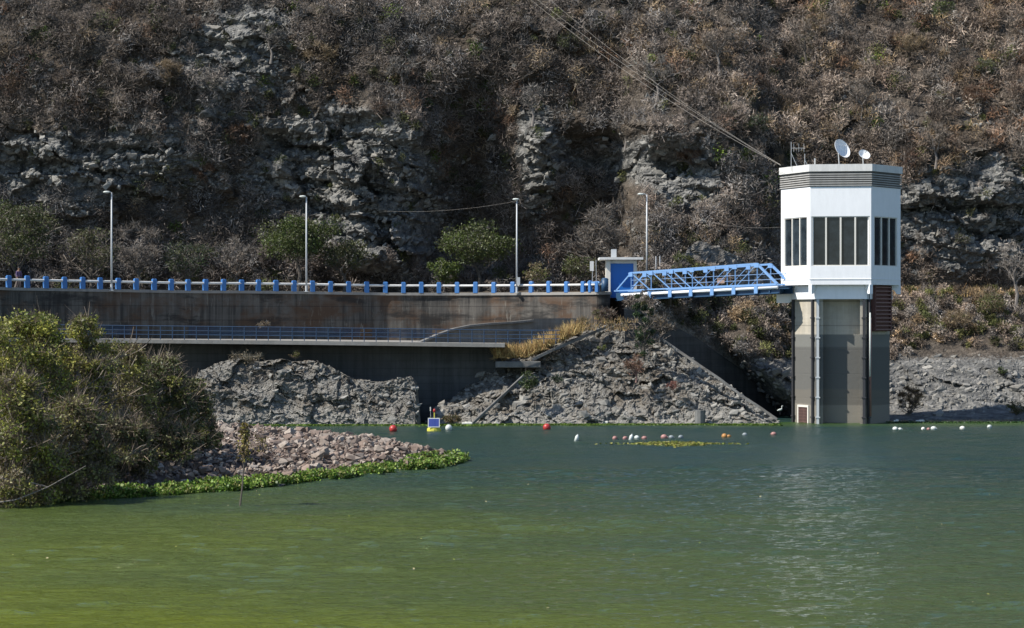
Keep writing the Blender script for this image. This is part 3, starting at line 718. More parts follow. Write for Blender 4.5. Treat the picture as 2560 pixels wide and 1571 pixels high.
# lower gallery: deck, dark wall under it, blue hand rail
def gal(px, dy=None):
    Y = np.interp(px, [-400, 180, 1290], [184, 186.3, 189.5]); return (px - 1280) / F * Y, float(Y), EYE - float(np.interp(px, [-400, 250, 700, 1290], [40, 47.5, 52, 59.5])) / F * float(Y)
gp = [gal(p) for p in np.linspace(-400, 1262, 50)]
walk = empty('lower_walkway', (0, 190, 0)); tag(walk, 'narrow pale concrete ledge walkway along the foot of the brown dam wall', 'walkway')
mb = MB(); n = len(gp); V = []; Fs = []
for p in gp:
    V += [(p[0], p[1], p[2] - 0.30), (p[0], p[1], p[2]), (p[0], p[1] + 16, p[2]), (p[0], p[1] + 16, p[2] - 0.30)]
for i in range(n - 1):
    a = 4 * i; b = a + 4; Fs += [(a, b, b + 1, a + 1), (a + 1, b + 1, b + 2, a + 2), (a + 3, b + 3, b, a)]
Fs += [(4 * n - 4, 4 * n - 1, 4 * n - 2, 4 * n - 3)]
mb.add(V, Fs); under(walk, mb.build('deck', M['deck']))
mb = MB(); V = []; Fs = []
for p in gp: V += [(p[0], p[1] + 3.6, -1), (p[0], p[1] + 3.3, p[2] - 0.303), (p[0], p[1] + 4.5, p[2] - 0.303), (p[0], p[1] + 4.5, -1)]
for i in range(n - 1):
    a = 4 * i; b = a + 4; Fs += [(a, b, b + 1, a + 1), (a + 2, b + 2, b + 3, a + 3)]
mb.add(V, Fs); under(walk, mb.build('lower_wall', M['lowwall']))
hr = empty('walkway_railing', (0, 190, 6.5)); tag(hr, 'low dark blue pipe railing on the walkway at the foot of the dam wall', 'railing')
gq = [gal(p) for p in np.linspace(-400, 1400, 60)]
for k, (hh, r_) in enumerate(((1.05, 0.035), (0.70, 0.028), (0.38, 0.028))):
    mb = MB(); mb.tube([(p[0], p[1] + 0.25, p[2] + hh) for p in gq], r_, 6); under(hr, mb.build('rail', M['railblue']))
for p in np.arange(190, 1400, 30.0):
    x, y, z = gal(p); mb = MB(); mb.tube([(x, y + 0.25, z), (x, y + 0.25, z + 1.05)], 0.034, 6); under(hr, mb.build('post', M['railblue']))
# blue mesh panels hung on parts of the hand rail
for a_, b_ in ((180, 330), (470, 640), (640, 900), (930, 1080)):
    x, y, z = gal(a_); x2, y2, z2 = gal(b_); mb = MB()
    for hh in np.arange(0.44, 1.02, 0.085): mb.bar((x, y + 0.30, z + hh), (x2, y2 + 0.30, z2 + hh), 0.02, 0.045)
    under(hr, mb.build('infill_panel', M['railblue']))

# pale curved training wall in front of the right end of the dam wall
cw = [(1030, 866), (1060, 853), (1095, 838), (1135, 824), (1175, 816), (1225, 811), (1280, 808), (1330, 803), (1335, 797), (1400, 796), (1470, 797)]
mb = MB(); V = []; Fs = []
for px, py in cw:
    Y = float(np.interp(px, [1030, 1470], [191.5, 196.6])); p = at(px, py, Y); zb_ = 6.25 if px < 1262 else 4.5; V += [(p[0], Y, min(zb_, p[2] - 0.02)), tuple(p), (p[0], Y + 1.3, p[2]), (p[0], Y + 1.3, min(zb_, p[2] - 0.02))]
for i in range(len(cw) - 1):
    a = 4 * i; b = a + 4; Fs += [(a, b, b + 1, a + 1), (a + 1, b + 1, b + 2, a + 2), (a + 2, b + 2, b + 3, a + 3)]
Fs += [(4 * len(cw) - 4, 4 * len(cw) - 1, 4 * len(cw) - 2, 4 * len(cw) - 3)]
mb.add(V, Fs)
tw = empty('training_wall', (0, 195, 5)); tag(tw, 'grey concrete wall with a curved top edge before the right end of the dam wall', 'wall')
under(tw, mb.build('wall', M['greyconc']))
mb = MB(); q = []
for px, py in cw[:8]:
    Y = float(np.interp(px, [1030, 1470], [191.5, 196.6])) + 0.2; q.append(at(px, py - 1, Y))
for a, b in zip(q[:-1], q[1:]): mb.bar(a, b, 0.9, 0.16)
under(tw, mb.build('coping', M['greyconc']))
# ledge block and straight kerb on the headland
lb = MB(); p = at(1238, 905, 190.5); q = at(1352, 905, 190.5)
lb.box(((p[0] + q[0]) / 2, 192.2, 4.55), (q[0] - p[0], 3.2, 0.5)); o = lb.build('concrete_ledge', M['greyconc'], bevel=0.05); tag(o, 'grey concrete ledge under the dry yellow grass at the end of the walkway', 'ledge')
lb = MB(); lb.bar(at(1176, 1064, 186.9), at(1312, 938, 188.9), 0.22, 0.22); o = lb.build('concrete_ramp', M['greyconc'], bevel=0.04); tag(o, 'narrow sloping concrete strip running down the rock into the water', 'ramp')
lb = MB(); lb.bar(at(1385, 873, 191.4), at(1520, 815, 194), 0.35, 0.22); lb.bar(at(1330, 900, 191.0), at(1385, 873, 191.4), 0.35, 0.22); o = lb.build('concrete_kerb', M['greyconc']); tag(o, 'thin concrete kerb climbing the headland above the dry grass', 'kerb')
lb = MB(); lb.tube([at(1750, 1066, 186.2), at(1750, 1026, 186.2)], 0.42, 10); o = lb.build('concrete_block', M['greyconc']); tag(o, 'short round concrete stub at the waterline of the headland', 'block')

# ------------------------------------------------------------------ lamp posts on the crest
def lamp(px, ytop, ybase, Y, label, arm=-0.25, box=False):
    b = at(px, ybase, Y); H = (ybase - ytop) / F * Y
    t = empty('street_lamp', b); tag(t, label, 'street lamp', 'lamp posts along the dam crest')
    m = MB(); m.tube([(0, 0, 0), (0, 0, H)], [0.085, 0.055], 10); m.build('pole', M['galv'], t, smooth=True)
    m = MB(); m.box((0, 0, 0.02), (0.34, 0.34, 0.04)); m.tube([(0, 0, 0.04), (0, 0, 0.5)], 0.10, 10); m.build('base', M['galv'], t)
    m = MB(); m.tube([(0, 0, H - 0.05), (arm * 0.5, -0.05, H + 0.06), (arm, -0.08, H + 0.05)], 0.035, 6)
    m.build('arm', M['galv'], t)
    m = MB(); m.ball((arm * 1.5, -0.1, H + 0.04), 0.30, 12, 6, (1.0, 0.6, 0.32)); m.build('lamp_head', M['whiteplastic'], t, smooth=True)
    if box:
        m = MB(); m.box((0.14, -0.02, 0.85 + 0.15), (0.26, 0.2, 0.65)); m.build('switch_box', M['galv'], t)
    return t
lamp(279, 482, 727, float(np.interp(279, wall_px, wall_Y)) - 0.35, 'tall pale lamp post at the bushy end of the dam crest')
lamp(766, 493, 730, float(np.interp(766, wall_px, wall_Y)) - 0.35, 'tall pale lamp post rising in front of the flat green tree crown', -0.2)
lamp(1292, 500, 733, float(np.interp(1292, wall_px, wall_Y)) - 0.35, 'tall pale lamp post with a grey switch box low on its pole', -0.05, True)
lamp(1617, 487, 712, 205.0, 'tall pale lamp post standing behind the blue truss bridge', -0.34)

# ------------------------------------------------------------------ booth
bo = at(1556, 745, 201.0); sc_ = 201 / F
booth = empty('gate_booth', bo, 0.0); tag(booth, 'small white kiosk with a big blue door at the landward end of the bridge', 'booth')
bz = bo[2]
def bx_(x0, x1, y0, y1, d0, d1):   # photo columns and rows, depth range relative to the booth
    return ((x0 + x1) / 2 - 1556) * sc_, (d0 + d1) / 2, EYE - ((y0 + y1) / 2 - HZ) * sc_ - bz, (x1 - x0) * sc_, d1 - d0, (y1 - y0) * sc_
def addb(m, *a):
    b = bx_(*a); m.box(b[:3], b[3:])
m = MB(); addb(m, 1515, 1526, 650, 745, -0.2, 0.2); addb(m, 1584, 1592, 650, 745, 0.0, 0.2); addb(m, 1526, 1584, 650, 659, 0.0, 0.2); addb(m, 1516, 1592, 650, 745, 0.203, 2.4); m.build('wall', M['cream'], booth)
m = MB(); addb(m, 1498, 1607, 644, 649.9, -0.7, 3.0); m.build('roof_slab', M['cap'], booth)
m = MB(); addb(m, 1526.1, 1583.9, 659.1, 745, 0.08, 0.16); m.build('door', M['dkblue'], booth)
m = MB(); addb(m, 1529, 1542, 623, 643.9, 0.6, 1.1); m.build('vent_box', M['galv'], booth)
t = empty('notice_board', at(1481, 716, 200.5)); tag(t, 'small blank white board on a thin stake beside the kiosk', 'sign')
m = MB(); m.tube([(0, 0, 0), (0, 0, 1.4)], 0.025, 6); m.build('stake', M['galv'], t)
m = MB(); m.box((-0.05, -0.03, 1.68), (0.32, 0.04, 0.82)); m.build('board', M['cap'], t)
m = MB(); m.tube([at(1491, 716, 200.5), at(1490, 650, 200.5)], 0.022, 6); o = m.build('thin_mast', M['galv']); tag(o, 'thin metal mast between the blank white board and the kiosk', 'mast')
for px, l in ((1640, 'stubby pale post nearer the lamp pole behind the bridge'), (1650, 'stubby pale post farther from the lamp pole behind the bridge')):
    m = MB(); m.tube([at(px, 690, 207), at(px, 641, 207)], 0.05, 8); o = m.build('pipe_post', M['galv']); tag(o, l, 'post', 'pale posts behind the bridge')

# ------------------------------------------------------------------ truss bridge
br = empty('truss_bridge', at(1740, 740, 193)); tag(br, 'light blue steel truss footbridge from the dam end to the white tower', 'bridge')
A0 = np.array(((1536 - 1280) / F * 198.8, 198.8)); A1 = np.array(((1948 - 1280) / F * 188.3, 188.3))
ax = (A1 - A0) / np.linalg.norm(A1 - A0); tr_ = np.array((-ax[1], ax[0]))      # across, away from the camera
def bpt(px, py, side=0.0):
    """point on the near truss plane seen at (px, py), moved across by side"""
    k = (px - 1280) / F
    s = (k * A0[1] - A0[0]) / (ax[0] - k * ax[1]); p = A0 + ax * s
    Y = p[1]; z = EYE - (py - HZ) / F * Y; q = p + tr_ * side
    return Vector((q[0], q[1], z))
W = 1.9
topy = lambda px: 683 - (px - 1578) * (23 / 315.0)
boty = lambda px: 728 - (px - 1536) * (18 / 412.0)
giry = lambda px: 752 - (px - 1536) * (19 / 412.0)
vert = [1578, 1628, 1679, 1731, 1784, 1838, 1893]
for side in (0.0, W):
    m = MB(); m.bar(bpt(1575, topy(1575), side), bpt(1893, topy(1893), side), 0.12, 0.15)
    under(br, m.build('top_chord', M['ltblue']))
    m2 = MB(); m2.bar(bpt(1536, boty(1536), side), bpt(1946, boty(1946), side), 0.11, 0.11)
    m3 = MB(); m3.bar(bpt(1540, boty(1540), side), bpt(1578, topy(1578), side), 0.11, 0.11); under(br, m3.build('end_brace', M['ltblue']))
    m3 = MB(); m3.bar(bpt(1893, topy(1893), side), bpt(1943, boty(1943), side), 0.17, 0.17)
    m6 = MB(); m6.bar(bpt(1540, giry(1540), side), bpt(1948, giry(1948), side), 0.24, 0.06)
    m6.bar(bpt(1540, (boty(1540) + giry(1540)) / 2 + 2, side + 0.02), bpt(1948, (boty(1948) + giry(1948)) / 2 + 2, side + 0.02), 0.03, 0.62)
    for nm, mm, mt in (('bottom_chord', m2, 'ltblue'), ('end_brace', m3, 'ltblue'), ('girder', m6, 'teal')):
        under(br, mm.build(nm, M[mt]))
    for v in vert:
        q = MB(); q.bar(bpt(v, boty(v), side), bpt(v, topy(v), side), 0.08, 0.08); under(br, q.build('vertical_strut', M['ltblue']))
        q = MB(); q.box(tuple(bpt(v, topy(v) + 4, side - 0.09)), (0.42, 0.03, 0.34), math.atan2(ax[1], ax[0])); under(br, q.build('gusset_plate', M['ltblue']))
    for a, b in zip(vert[:3], vert[1:4]):
        q = MB(); q.bar(bpt(a, topy(a), side), bpt(b - 4, boty(b), side), 0.07, 0.07); under(br, q.build('diagonal_strut', M['ltblue']))
    for a, b in zip(vert[3:6], vert[4:7]):
        q = MB(); q.bar(bpt(a + 4, boty(a), side), bpt(b, topy(b), side), 0.04, 0.04); under(br, q.build('diagonal_strut', M['ltblue']))
for v in [1560] + vert + [1925]:
    a = bpt(v, boty(v) + 16, -0.1); b = bpt(v, boty(v) + 16, W + 0.1); m = MB(); m.bar(a, b, 0.12, 0.30)
    under(br, m.build('floor_beam', M['teal']))
for v in vert[1:6] + [1894]:
    q = MB(); c = bpt(v, boty(v) + 13, -0.22); q.box(tuple(c), (0.34, 0.10, 0.56), math.atan2(ax[1], ax[0])); under(br, q.build('bracket', M['ltblue']))
m = MB(); m.tube([bpt(1556, boty(1556) + 11, -0.12), bpt(1946, boty(1946) + 9, -0.12)], 0.125, 10); under(br, m.build('white_pipe', M['white'], smooth=True))
m = MB(); a = bpt(1540, boty(1540) + 7, 0.1); b = bpt(1948, boty(1948) + 7, 0.1); c = bpt(1948, boty(1948) + 7, W - 0.1); d = bpt(1540, boty(1540) + 7, W - 0.1)
m.add([a, b, c, d, a - Vector((0, 0, .06)), b - Vector((0, 0, .06)), c - Vector((0, 0, .06)), d - Vector((0, 0, .06))], [(0, 1, 2, 3), (7, 6, 5, 4), (0, 4, 5, 1), (1, 5, 6, 2), (2, 6, 7, 3), (3, 7, 4, 0)])
under(br, m.build('floor', M['teal']))
m = MB()
for k in (0.45, 0.9): m.tube([bpt(1545, boty(1545) - k * 30, W - 0.12), bpt(1945, boty(1945) - k * 31, W - 0.12)], 0.022, 6)
under(br, m.build('hand_rail', M['ltblue']))
m = MB(); c = bpt(1798, 703, 0.25); m.box(tuple(c), (0.55, 0.22, 0.36)); m.box((c[0], c[1], c[2] + 0.2), (0.62, 0.28, 0.05)); o = m.build('meter_box', paint('salmon_paint', (0.62, 0.42, 0.33), 0.6)); tag(o, 'small salmon coloured box fixed to the truss of the blue bridge', 'box')

# ------------------------------------------------------------------ intake tower
TY = 186.1; ts = TY / F
tower_c = at(2101.5, 1060, TY); th = -math.atan2(tower_c[0], TY)
AP = 4.69 * 0.866025
cxy = Vector((tower_c[0], TY)) + Vector((-math.sin(th), math.cos(th))) * AP
tower = empty('intake_tower', (cxy.x, cxy.y, 0), th)
tag(tower, 'white hexagonal intake tower with dark windows on a tall concrete shaft in the water', 'tower')
tz = lambda py: EYE - (py - HZ) * ts
def hexv(s, rot=0.0): return [(s * math.cos(R(60 * k)), s * math.sin(R(60 * k))) for k in range(6)]
def part(m, name, mat, **kw):
    o = m.build(name, mat, tower, **kw); return o
S = 4.69
def tube_hex(m, so_, si, z0, z1):
    """hexagonal ring wall"""
    a, b = hexv(so_), hexv(si); V = [(x, y, z0) for x, y in a] + [(x, y, z1) for x, y in a] + [(x, y, z0) for x, y in b] + [(x, y, z1) for x, y in b]
    Fs = []
    for i in range(6):
        j = (i + 1) % 6
        Fs += [(i, j, 6 + j, 6 + i), (12 + j, 12 + i, 18 + i, 18 + j), (6 + i, 6 + j, 18 + j, 18 + i), (12 + i, 12 + j, j, i)]
    m.add(V, Fs)
zpar0, zpar1, zl0, zw1, zw0, zs0 = tz(432), tz(411), tz(467), tz(541), tz(665), tz(712)
# facet frames: k -> origin at the facet middle, u along, n outward
def facet(k, s=S):
    v = hexv(s); a = Vector(v[k]); b = Vector(v[(k + 1) % 6]); mid = (a + b) / 2; u = (b - a).normalized(); n = Vector((u.y, -u.x)); return mid, u, n
def fbox(m, k, u0, u1, z0, z1, d0, d1, s=S):
    """box on facet k, from u0 to u1 along it and d0 to d1 outward"""
    mid, u, n = facet(k, s)
    V = [(mid + u * uu + n * dd).to_tuple() + (zz,) for zz in (z0, z1) for uu, dd in ((u0, d1), (u1, d1), (u1, d0), (u0, d0))]
    m.add(V, [(3, 2, 1, 0), (4, 5, 6, 7), (0, 1, 5, 4), (1, 2, 6, 5), (2, 3, 7, 6), (3, 0, 4, 7)])
m = MB()
tube_hex(m, S, S - 0.35, zs0, zw0); tube_hex(m, S, S - 0.35, zw1, zl0)
win = {4: (-2.245, 2.245, 4), 3: (-1.85, 1.85, 3), 5: (-1.85, 1.85, 3), 0: (-1.85, 1.85, 3), 2: (-1.85, 1.85, 3)}
for k in range(6):
    if k in win:
        u0, u1, n_ = win[k]
        fbox(m, k, -2.345, u0, zw0 + .001, zw1 - .001, -0.30, 0.0 - 0.001); fbox(m, k, u1, 2.345, zw0 + .001, zw1 - .001, -0.30, -0.001)
    else: fbox(m, k, -2.345, 2.345, zw0 + .001, zw1 - .001, -0.30, -0.001)
part(m, 'wall', M['white'])
m = MB(); m.prism(hexv(S - 0.36), zs0 + 0.02, zs0 + 0.25); m.prism(hexv(S - 0.36), zl0 - 0.5, zl0 - 0.2); part(m, 'floor_slab', M['cap'])
m = MB(); m.prism(hexv(S - 1.3), zs0 + 0.25, zl0 - 0.5); part(m, 'inner_core', M['steel'])
for k, (u0, u1, n_) in win.items():
    m = MB(); w_ = (u1 - u0) / n_; fr_ = 0.13
    for i in range(n_ + 1):
        c = u0 + i * w_; a = max(c - fr_ / 2, u0 + .002); b = min(c + fr_ / 2, u1 - .002)
        if i in (0, n_): a, b = (u0 + .002, u0 + 0.10) if i == 0 else (u1 - 0.10, u1 - .002)
        fbox(m, k, a, b, zw0 + .002, zw1 - .002, -0.22, -0.04)
    fbox(m, k, u0 + 0.101, u1 - 0.101, zw0 + .002, zw0 + 0.07, -0.21, -0.05); fbox(m, k, u0 + 0.101, u1 - 0.101, zw1 - 0.07, zw1 - .002, -0.21, -0.05)
    w = part(m, 'window', M['cream'])
    for i in range(n_):
        m = MB(); fbox(m, k, u0 + i * w_ + 0.04, u0 + (i + 1) * w_ - 0.04, zw0 + 0.04, zw1 - 0.04, -0.17, -0.15); m.build('pane', M['glass'], w)
# louvred band, cornice line, parapet
m = MB(); tube_hex(m, S - 0.05, S - 0.4, zl0 + .001, zpar0 - .001); part(m, 'louvre_band', M['greyconc'])
for j in range(6):
    z = zl0 + 0.06 + j * (zpar0 - zl0 - 0.04) / 6
    m = MB(); tube_hex(m, S + 0.10, S - 0.045, z, z + 0.085); part(m, 'louvre_slat', M['slat'])
m = MB(); tube_hex(m, S + 0.16, S - 0.5, zpar0 + 0.10, zpar1); part(m, 'parapet', M['cap'])
m = MB(); tube_hex(m, S + 0.05, S - 0.5, zpar0 + .001, zpar0 + 0.099); part(m, 'parapet_recess', M['greyconc'])
m = MB(); m.prism(hexv(S - 0.51), zpar0, zpar1 - 0.35); part(m, 'roof', M['greyconc'])
m = MB()
for k in range(6): fbox(m, k, -2.35, 2.35, tz(699), tz(697.4), -0.001, 0.035)
part(m, 'drip_moulding', M['white'])
# corner brackets
for k in range(6):
    v = Vector(hexv(1.0)[k]); t_ = Vector((-v.y, v.x)); big_ = (k == 3)
    r0, r1, zb = (5.05, 3.2, tz(757)) if big_ else (S + 0.01, 3.3, tz(735))
    hw = 0.14
    prof = [(r0, zs0 - .002), (r0, zb), (r0 - (1.0 if big_ else 0.30), zb), (r0 - (1.35 if big_ else 0.5), zb + 0.30), (r0 - (1.6 if big_ else 0.75), zs0 - 0.3), (r1 - 0.3, zs0 - .002)]
    n = len(prof); V = [(v * r_ + t_ * (sgn * hw)).to_tuple() + (z_,) for sgn in (-1, 1) for r_, z_ in prof]
    m = MB(); m.add(V, [tuple(range(n)), tuple(reversed(range(n, 2 * n)))] + [(i, n + i, n + (i + 1) % n, (i + 1) % n) for i in range(n)])
    part(m, 'bracket', M['white'])
# collar and shaft (front face deeply recessed between pilasters)
SH = 3.84; zc0 = tz(748)
m = MB(); m.prism(hexv(SH + 0.22), zc0, zs0 - .004)
part(m, 'collar', M['white'])
a = 0.866025 * SH
poly = hexv(SH)       # 0:(s,0) 1 2 3:(-s,0) 4:(-s/2,-a) 5:(s/2,-a)
rec = 1.0
P2 = poly[:5] + [(-1.36, -a), (-1.36, -a + rec), (1.50, -a + rec), (1.50, -a)] + [poly[5]]
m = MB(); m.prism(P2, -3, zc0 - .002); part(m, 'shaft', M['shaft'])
# guide rails at the corners, with clamps
for k, dx in ((3, 0.42), (4, -0.30), (4, 0.16), (5, -0.12), (5, 0.30)):
    v = Vector(hexv(SH)[k]); mid, u, n = facet(3 if (k == 3 or (k == 4 and dx < 0)) else 5 if (k == 5 and dx > 0) else 4, SH)
    p = v + u * (dx if k in (3, 5) and dx > 0 else dx) + n * 0.12
    g = MB(); g.box((p.x, p.y, (zc0 - 0.02 - 3) / 2), (0.20, 0.16, zc0 - 0.02 + 3), math.atan2(u.y, u.x))
    for zz in np.arange(0.5, zc0, 1.55): g.box((p.x, p.y, zz), (0.36, 0.24, 0.10), math.atan2(u.y, u.x))
    part(g, 'guide_rail', M['steel'] if (k, dx) != (4, 0.16) else M['galv'])
mid, u, n = facet(5, SH)
def pipe_on(du, out, z0, z1, r, mat, nm):
    p = mid + u * du + n * out; g = MB(); g.tube([(p.x, p.y, z0), (p.x, p.y, z1)], r, 10); part(g, nm, M[mat], smooth=True)
pipe_on(-1.95, 0.42, tz(942), tz(782), 0.06, 'whiteplastic', 'drain_pipe')
pipe_on(-1.72, 0.34, tz(1042), tz(795), 0.075, 'rustlt', 'vent_pipe')
pipe_on(-1.86, 0.30, tz(1042), tz(735), 0.035, 'steel', 'conduit')
# rusty louvred hood hanging below the shaded side
m = MB(); z0, z1 = tz(829), tz(713)
fbox(m, 5, -1.15, -1.02, z0, z1, 0.02, 0.44, SH); fbox(m, 5, 1.35, 1.48, z0, z1, 0.02, 0.44, SH); fbox(m, 5, -1.02, 1.35, z0, z1, 0.02, 0.26, SH)
gr = part(m, 'louvre_frame', M['rust'])
for j in range(12):
    z = z0 + (j + 0.3) * (z1 - z0) / 12; m = MB(); fbox(m, 5, -1.015, 1.345, z, z + 0.10, 0.27, 0.43, SH); m.build('slat', M['rustlt'], gr)
# intake screen near the waterline on the sunny side
m = MB(); g0, g1 = tz(1062), tz(1016)
fbox(m, 3, -0.85, -0.70, g0, g1, 0.001, 0.10, SH); fbox(m, 3, 0.75, 0.90, g0, g1, 0.001, 0.10, SH); fbox(m, 3, -0.70, 0.75, g1 - 0.16, g1, 0.001, 0.10, SH)
gf = part(m, 'screen_frame', M['cream'])
m = MB()
for j in range(8): uu = -0.69 + j * 0.195; fbox(m, 3, uu, uu + 0.06, g0, g1 - 0.161, 0.03, 0.08, SH)
for j in range(6): zz = g0 + 0.1 + j * 0.23; fbox(m, 3, -0.70, 0.75, zz, zz + 0.045, 0.01, 0.029, SH)
m.build('grille', M['rustlt'], gf)
m = MB(); fbox(m, 3, -0.70, 0.75, g0, g1 - 0.161, 0.001, 0.008, SH); m.build('opening', M['steel'], gf)

# things standing on the tower roof
def local(px, py, depth=0.0):
    """world point over the tower front plane, moved back by depth"""
    return Vector(at(px, py, TY + depth))
def dish(px, py, rx, az, el, r, zb, label, dep):
    c = local(px, py, dep); t = empty('satellite_dish', (c.x, c.y, zb)); tag(t, label, 'satellite dish')
    d = Vector((math.sin(R(az)) * math.cos(R(el)), -math.cos(R(az)) * math.cos(R(el)), math.sin(R(el))))
    x = d.cross(Vector((0, 0, 1))).normalized(); y = x.cross(d); o_ = Vector((0, 0, c.z - zb))
    V = []; Fs = []; rings = 7; n = 28
    for side_ in (0, 1):
        for i in range(rings + 1):
            rr = r * i / rings; dd = 0.42 * (rr / r) ** 2 * r - side_ * 0.03
            for k in range(n):
                tt = 2 * math.pi * k / n; V.append(o_ + x * rr * math.cos(tt) + y * rr * math.sin(tt) + d * dd)
    for side_ in (0, 1):
        b = side_ * (rings + 1) * n
        for i in range(rings):
            for k in range(n):
                k2 = (k + 1) % n; f = (b + i * n + k, b + (i + 1) * n + k, b + (i + 1) * n + k2, b + i * n + k2); Fs.append(f if side_ == 0 else f[::-1])
    b1 = rings * n; b2 = (rings + 1) * n + rings * n
    for k in range(n): k2 = (k + 1) % n; Fs.append((b1 + k, b2 + k, b2 + k2, b1 + k2))
    m = MB(); m.add(V, Fs); m.build('reflector', M['white'], t, smooth=False)
    m = MB(); m.tube([(0, 0, 0), o_ - d * 0.15], 0.045, 8); m.bar(o_ - d * 0.15, o_ - d * 0.02, 0.12, 0.12); m.build('mast', M['galv'], t)
    m = MB(); f_ = o_ + d * r * 0.95
    for k in range(3):
        tt = 2 * math.pi * k / 3 + 0.5; m.tube([o_ + x * r * math.cos(tt) * 0.95 + y * r * math.sin(tt) * 0.95 + d * 0.38 * r, f_], 0.012, 5)
    m.tube([f_ - d * 0.05, f_ + d * 0.12], 0.05, 8); m.build('feed_horn', M['galv'], t)
zr_ = zpar1 - 0.35
dish(2099, 376, 19, 40, 24, 0.80, zr_, 'larger tilted white satellite dish on the tower roof', 2.4)
dish(2159, 390, 15, 20, 38, 0.47, zr_, 'smaller white satellite dish on the tower roof facing the water', 2.2)
def whip(px, py0, py1, px2, label, dep):
    t = empty('antenna_mast', local(px, 0, dep) * 1.0); t.location.z = zr_; tag(t, label, 'antenna', 'antennas on the tower roof')
    top_ = EYE - (py0 - HZ) / F * (TY + dep) - zr_
    m = MB(); m.tube([(0, 0, 0), (0, 0, top_)], 0.022, 6); m.build('mast', M['galv'], t)
    m = MB(); m.tube([(0, 0, top_ * 0.62), ((px2 - px) * ts, 0, 0)], 0.02, 6); m.build('stay', M['galv'], t)
    return t, top_
t, h_ = whip(1978, 355, 410, 1998, 'tall stayed antenna mast at the corner of the tower roof', 2.6)
m = MB()
for j in range(5): m.tube([(0.2 + j * 0.2, 0, h_ - 0.15 - (0.35 if j % 2 else 0)), (0.2 + j * 0.2, 0, h_ - 0.8 + (0.1 if j % 2 else 0))], 0.011, 5)
m.tube([(0, 0, h_ - 0.5), (1.1, 0, h_ - 0.5)], 0.014, 5); m.build('aerial', M['galv'], t)
whip(2012, 385, 410, 2027, 'short stayed antenna mast beside the taller one', 2.2)
m = MB(); c = local(2037, 405, 0.2); m.box((c.x, c.y, zpar1 + 0.02), (0.10, 0.10, 0.9)); o = m.build('pipe_stub', M['cap']); tag(o, 'short white stub at the roof edge of the tower', 'pipe')
m = MB(); c = Vector(at(2247, 697, TY + 4)); m.ball(tuple(c), 0.16, 10, 6); m.bar(c + Vector((-.25, 0, 0)), c, 0.05, 0.05); o = m.build('flood_light', M['dkblue']); tag(o, 'little dark floodlight on the shaded corner of the tower', 'light')

# cables from the tower roof up to the hillside
def cable(a, b, sag, r, label, n=40):
    a, b = Vector(a), Vector(b); P = []
    for i in range(n + 1):
        t_ = i / n; p = a.lerp(b, t_); p.z -= sag * 4 * t_ * (1 - t_); P.append(p)
    m = MB(); m.tube(P, r, 5); o = m.build('cable', M['wire']); tag(o, label, 'cable', 'cables'); return o
ta = at(1952, 414, 188.5)
hx_ = hpt(1170, -150)[2] - 7
cable(ta, at(1150, -155, hx_), 1.4, 0.009, 'lowest of the thin pale cables slanting down to the tower roof')
cable(ta + np.array((0, 0.2, 0.05)), at(1158, -155, hx_), 1.0, 0.008, 'middle one of the thin pale cables slanting down to the tower roof')
cable(ta + np.array((0, 0.4, 0.1)), at(1205, -155, hx_), 1.2, 0.007, 'topmost of the thin pale cables slanting down to the tower roof')
cable(at(1291, 503, 202.8), at(960, 528, 214), 0.35, 0.005, 'faint wire running from the lamp post with the box to the rock face')
cable(at(1617, 492, 205), at(1953, 568, 191), 0.9, 0.005, 'faint wire running from the lamp post behind the bridge to the tower')

# ------------------------------------------------------------------ floats
def buoy(px, py, r, mat, label, squash=1.0):
    p = wp(px, py); t = empty('buoy', p); tag(t, label, 'buoy')
    m = MB(); m.ball((0, 0, r * 0.62), r, 18, 10, (1, 1, squash)); m.build('float', M[mat], t, smooth=True)
    m = MB(); m.tube([(0, 0, r * 1.5), (0, 0, r * 1.78)], r * 0.14, 8); m.build('eye', M['grey'], t)
buoy(983, 1079, 0.29, 'red', 'round red buoy nearest the rubble spit')
buoy(1367, 1075, 0.29, 'red', 'round red buoy floating off the headland rock')
buoy(1122, 1076, 0.26, 'whiteplastic', 'round white buoy beside the yellow instrument float')
t = empty('instrument_buoy', wp(1085, 1078)); tag(t, 'yellow instrument float carrying a blue solar panel and a small mast', 'buoy')
m = MB(); m.tube([(0, 0, -0.15), (0, 0, 0.16)], 0.52, 14); m.tube([(0, 0, 0.16), (0, 0, 0.30)], [0.52, 0.38], 14); m.build('float', M['yellow'], t)
m = MB()
for sx, sy in ((-.36, -.3), (.36, -.3), (.36, .3), (-.36, .3)): m.bar((sx, sy, 0.2), (sx * 0.8, sy * 0.8, 0.98), 0.04, 0.04)
m.build('frame', M['yellow'], t)
m = MB(); m.box((0, 0, 0), (0.86, 0.04, 0.70)); p = m.build('solar_panel', M['galv'], t); p.location = (0.0, -0.38, 0.62); p.rotation_euler = (R(-18), 0, 0)
m = MB(); m.box((0, -0.023, 0.0), (0.74, 0.006, 0.58)); m.build('cells', M['solar'], p)
m = MB(); m.tube([(0.03, 0, 0.9), (0.03, 0, 1.35)], 0.04, 8); m.build('mast', M['yellow'], t)
m = MB(); m.ball((0.03, 0, 1.48), 0.10, 10, 8, (1, 1, 1.5)); m.build('beacon', M['red'], t, smooth=True)
m = MB(); m.tube([(-0.25, 0, 1.0), (-0.25, 0, 1.62)], 0.012, 5); m.tube([(-0.25, 0, 1.45), (-0.25, 0, 1.75)], 0.045, 8); m.build('sensor', M['whiteplastic'], t)
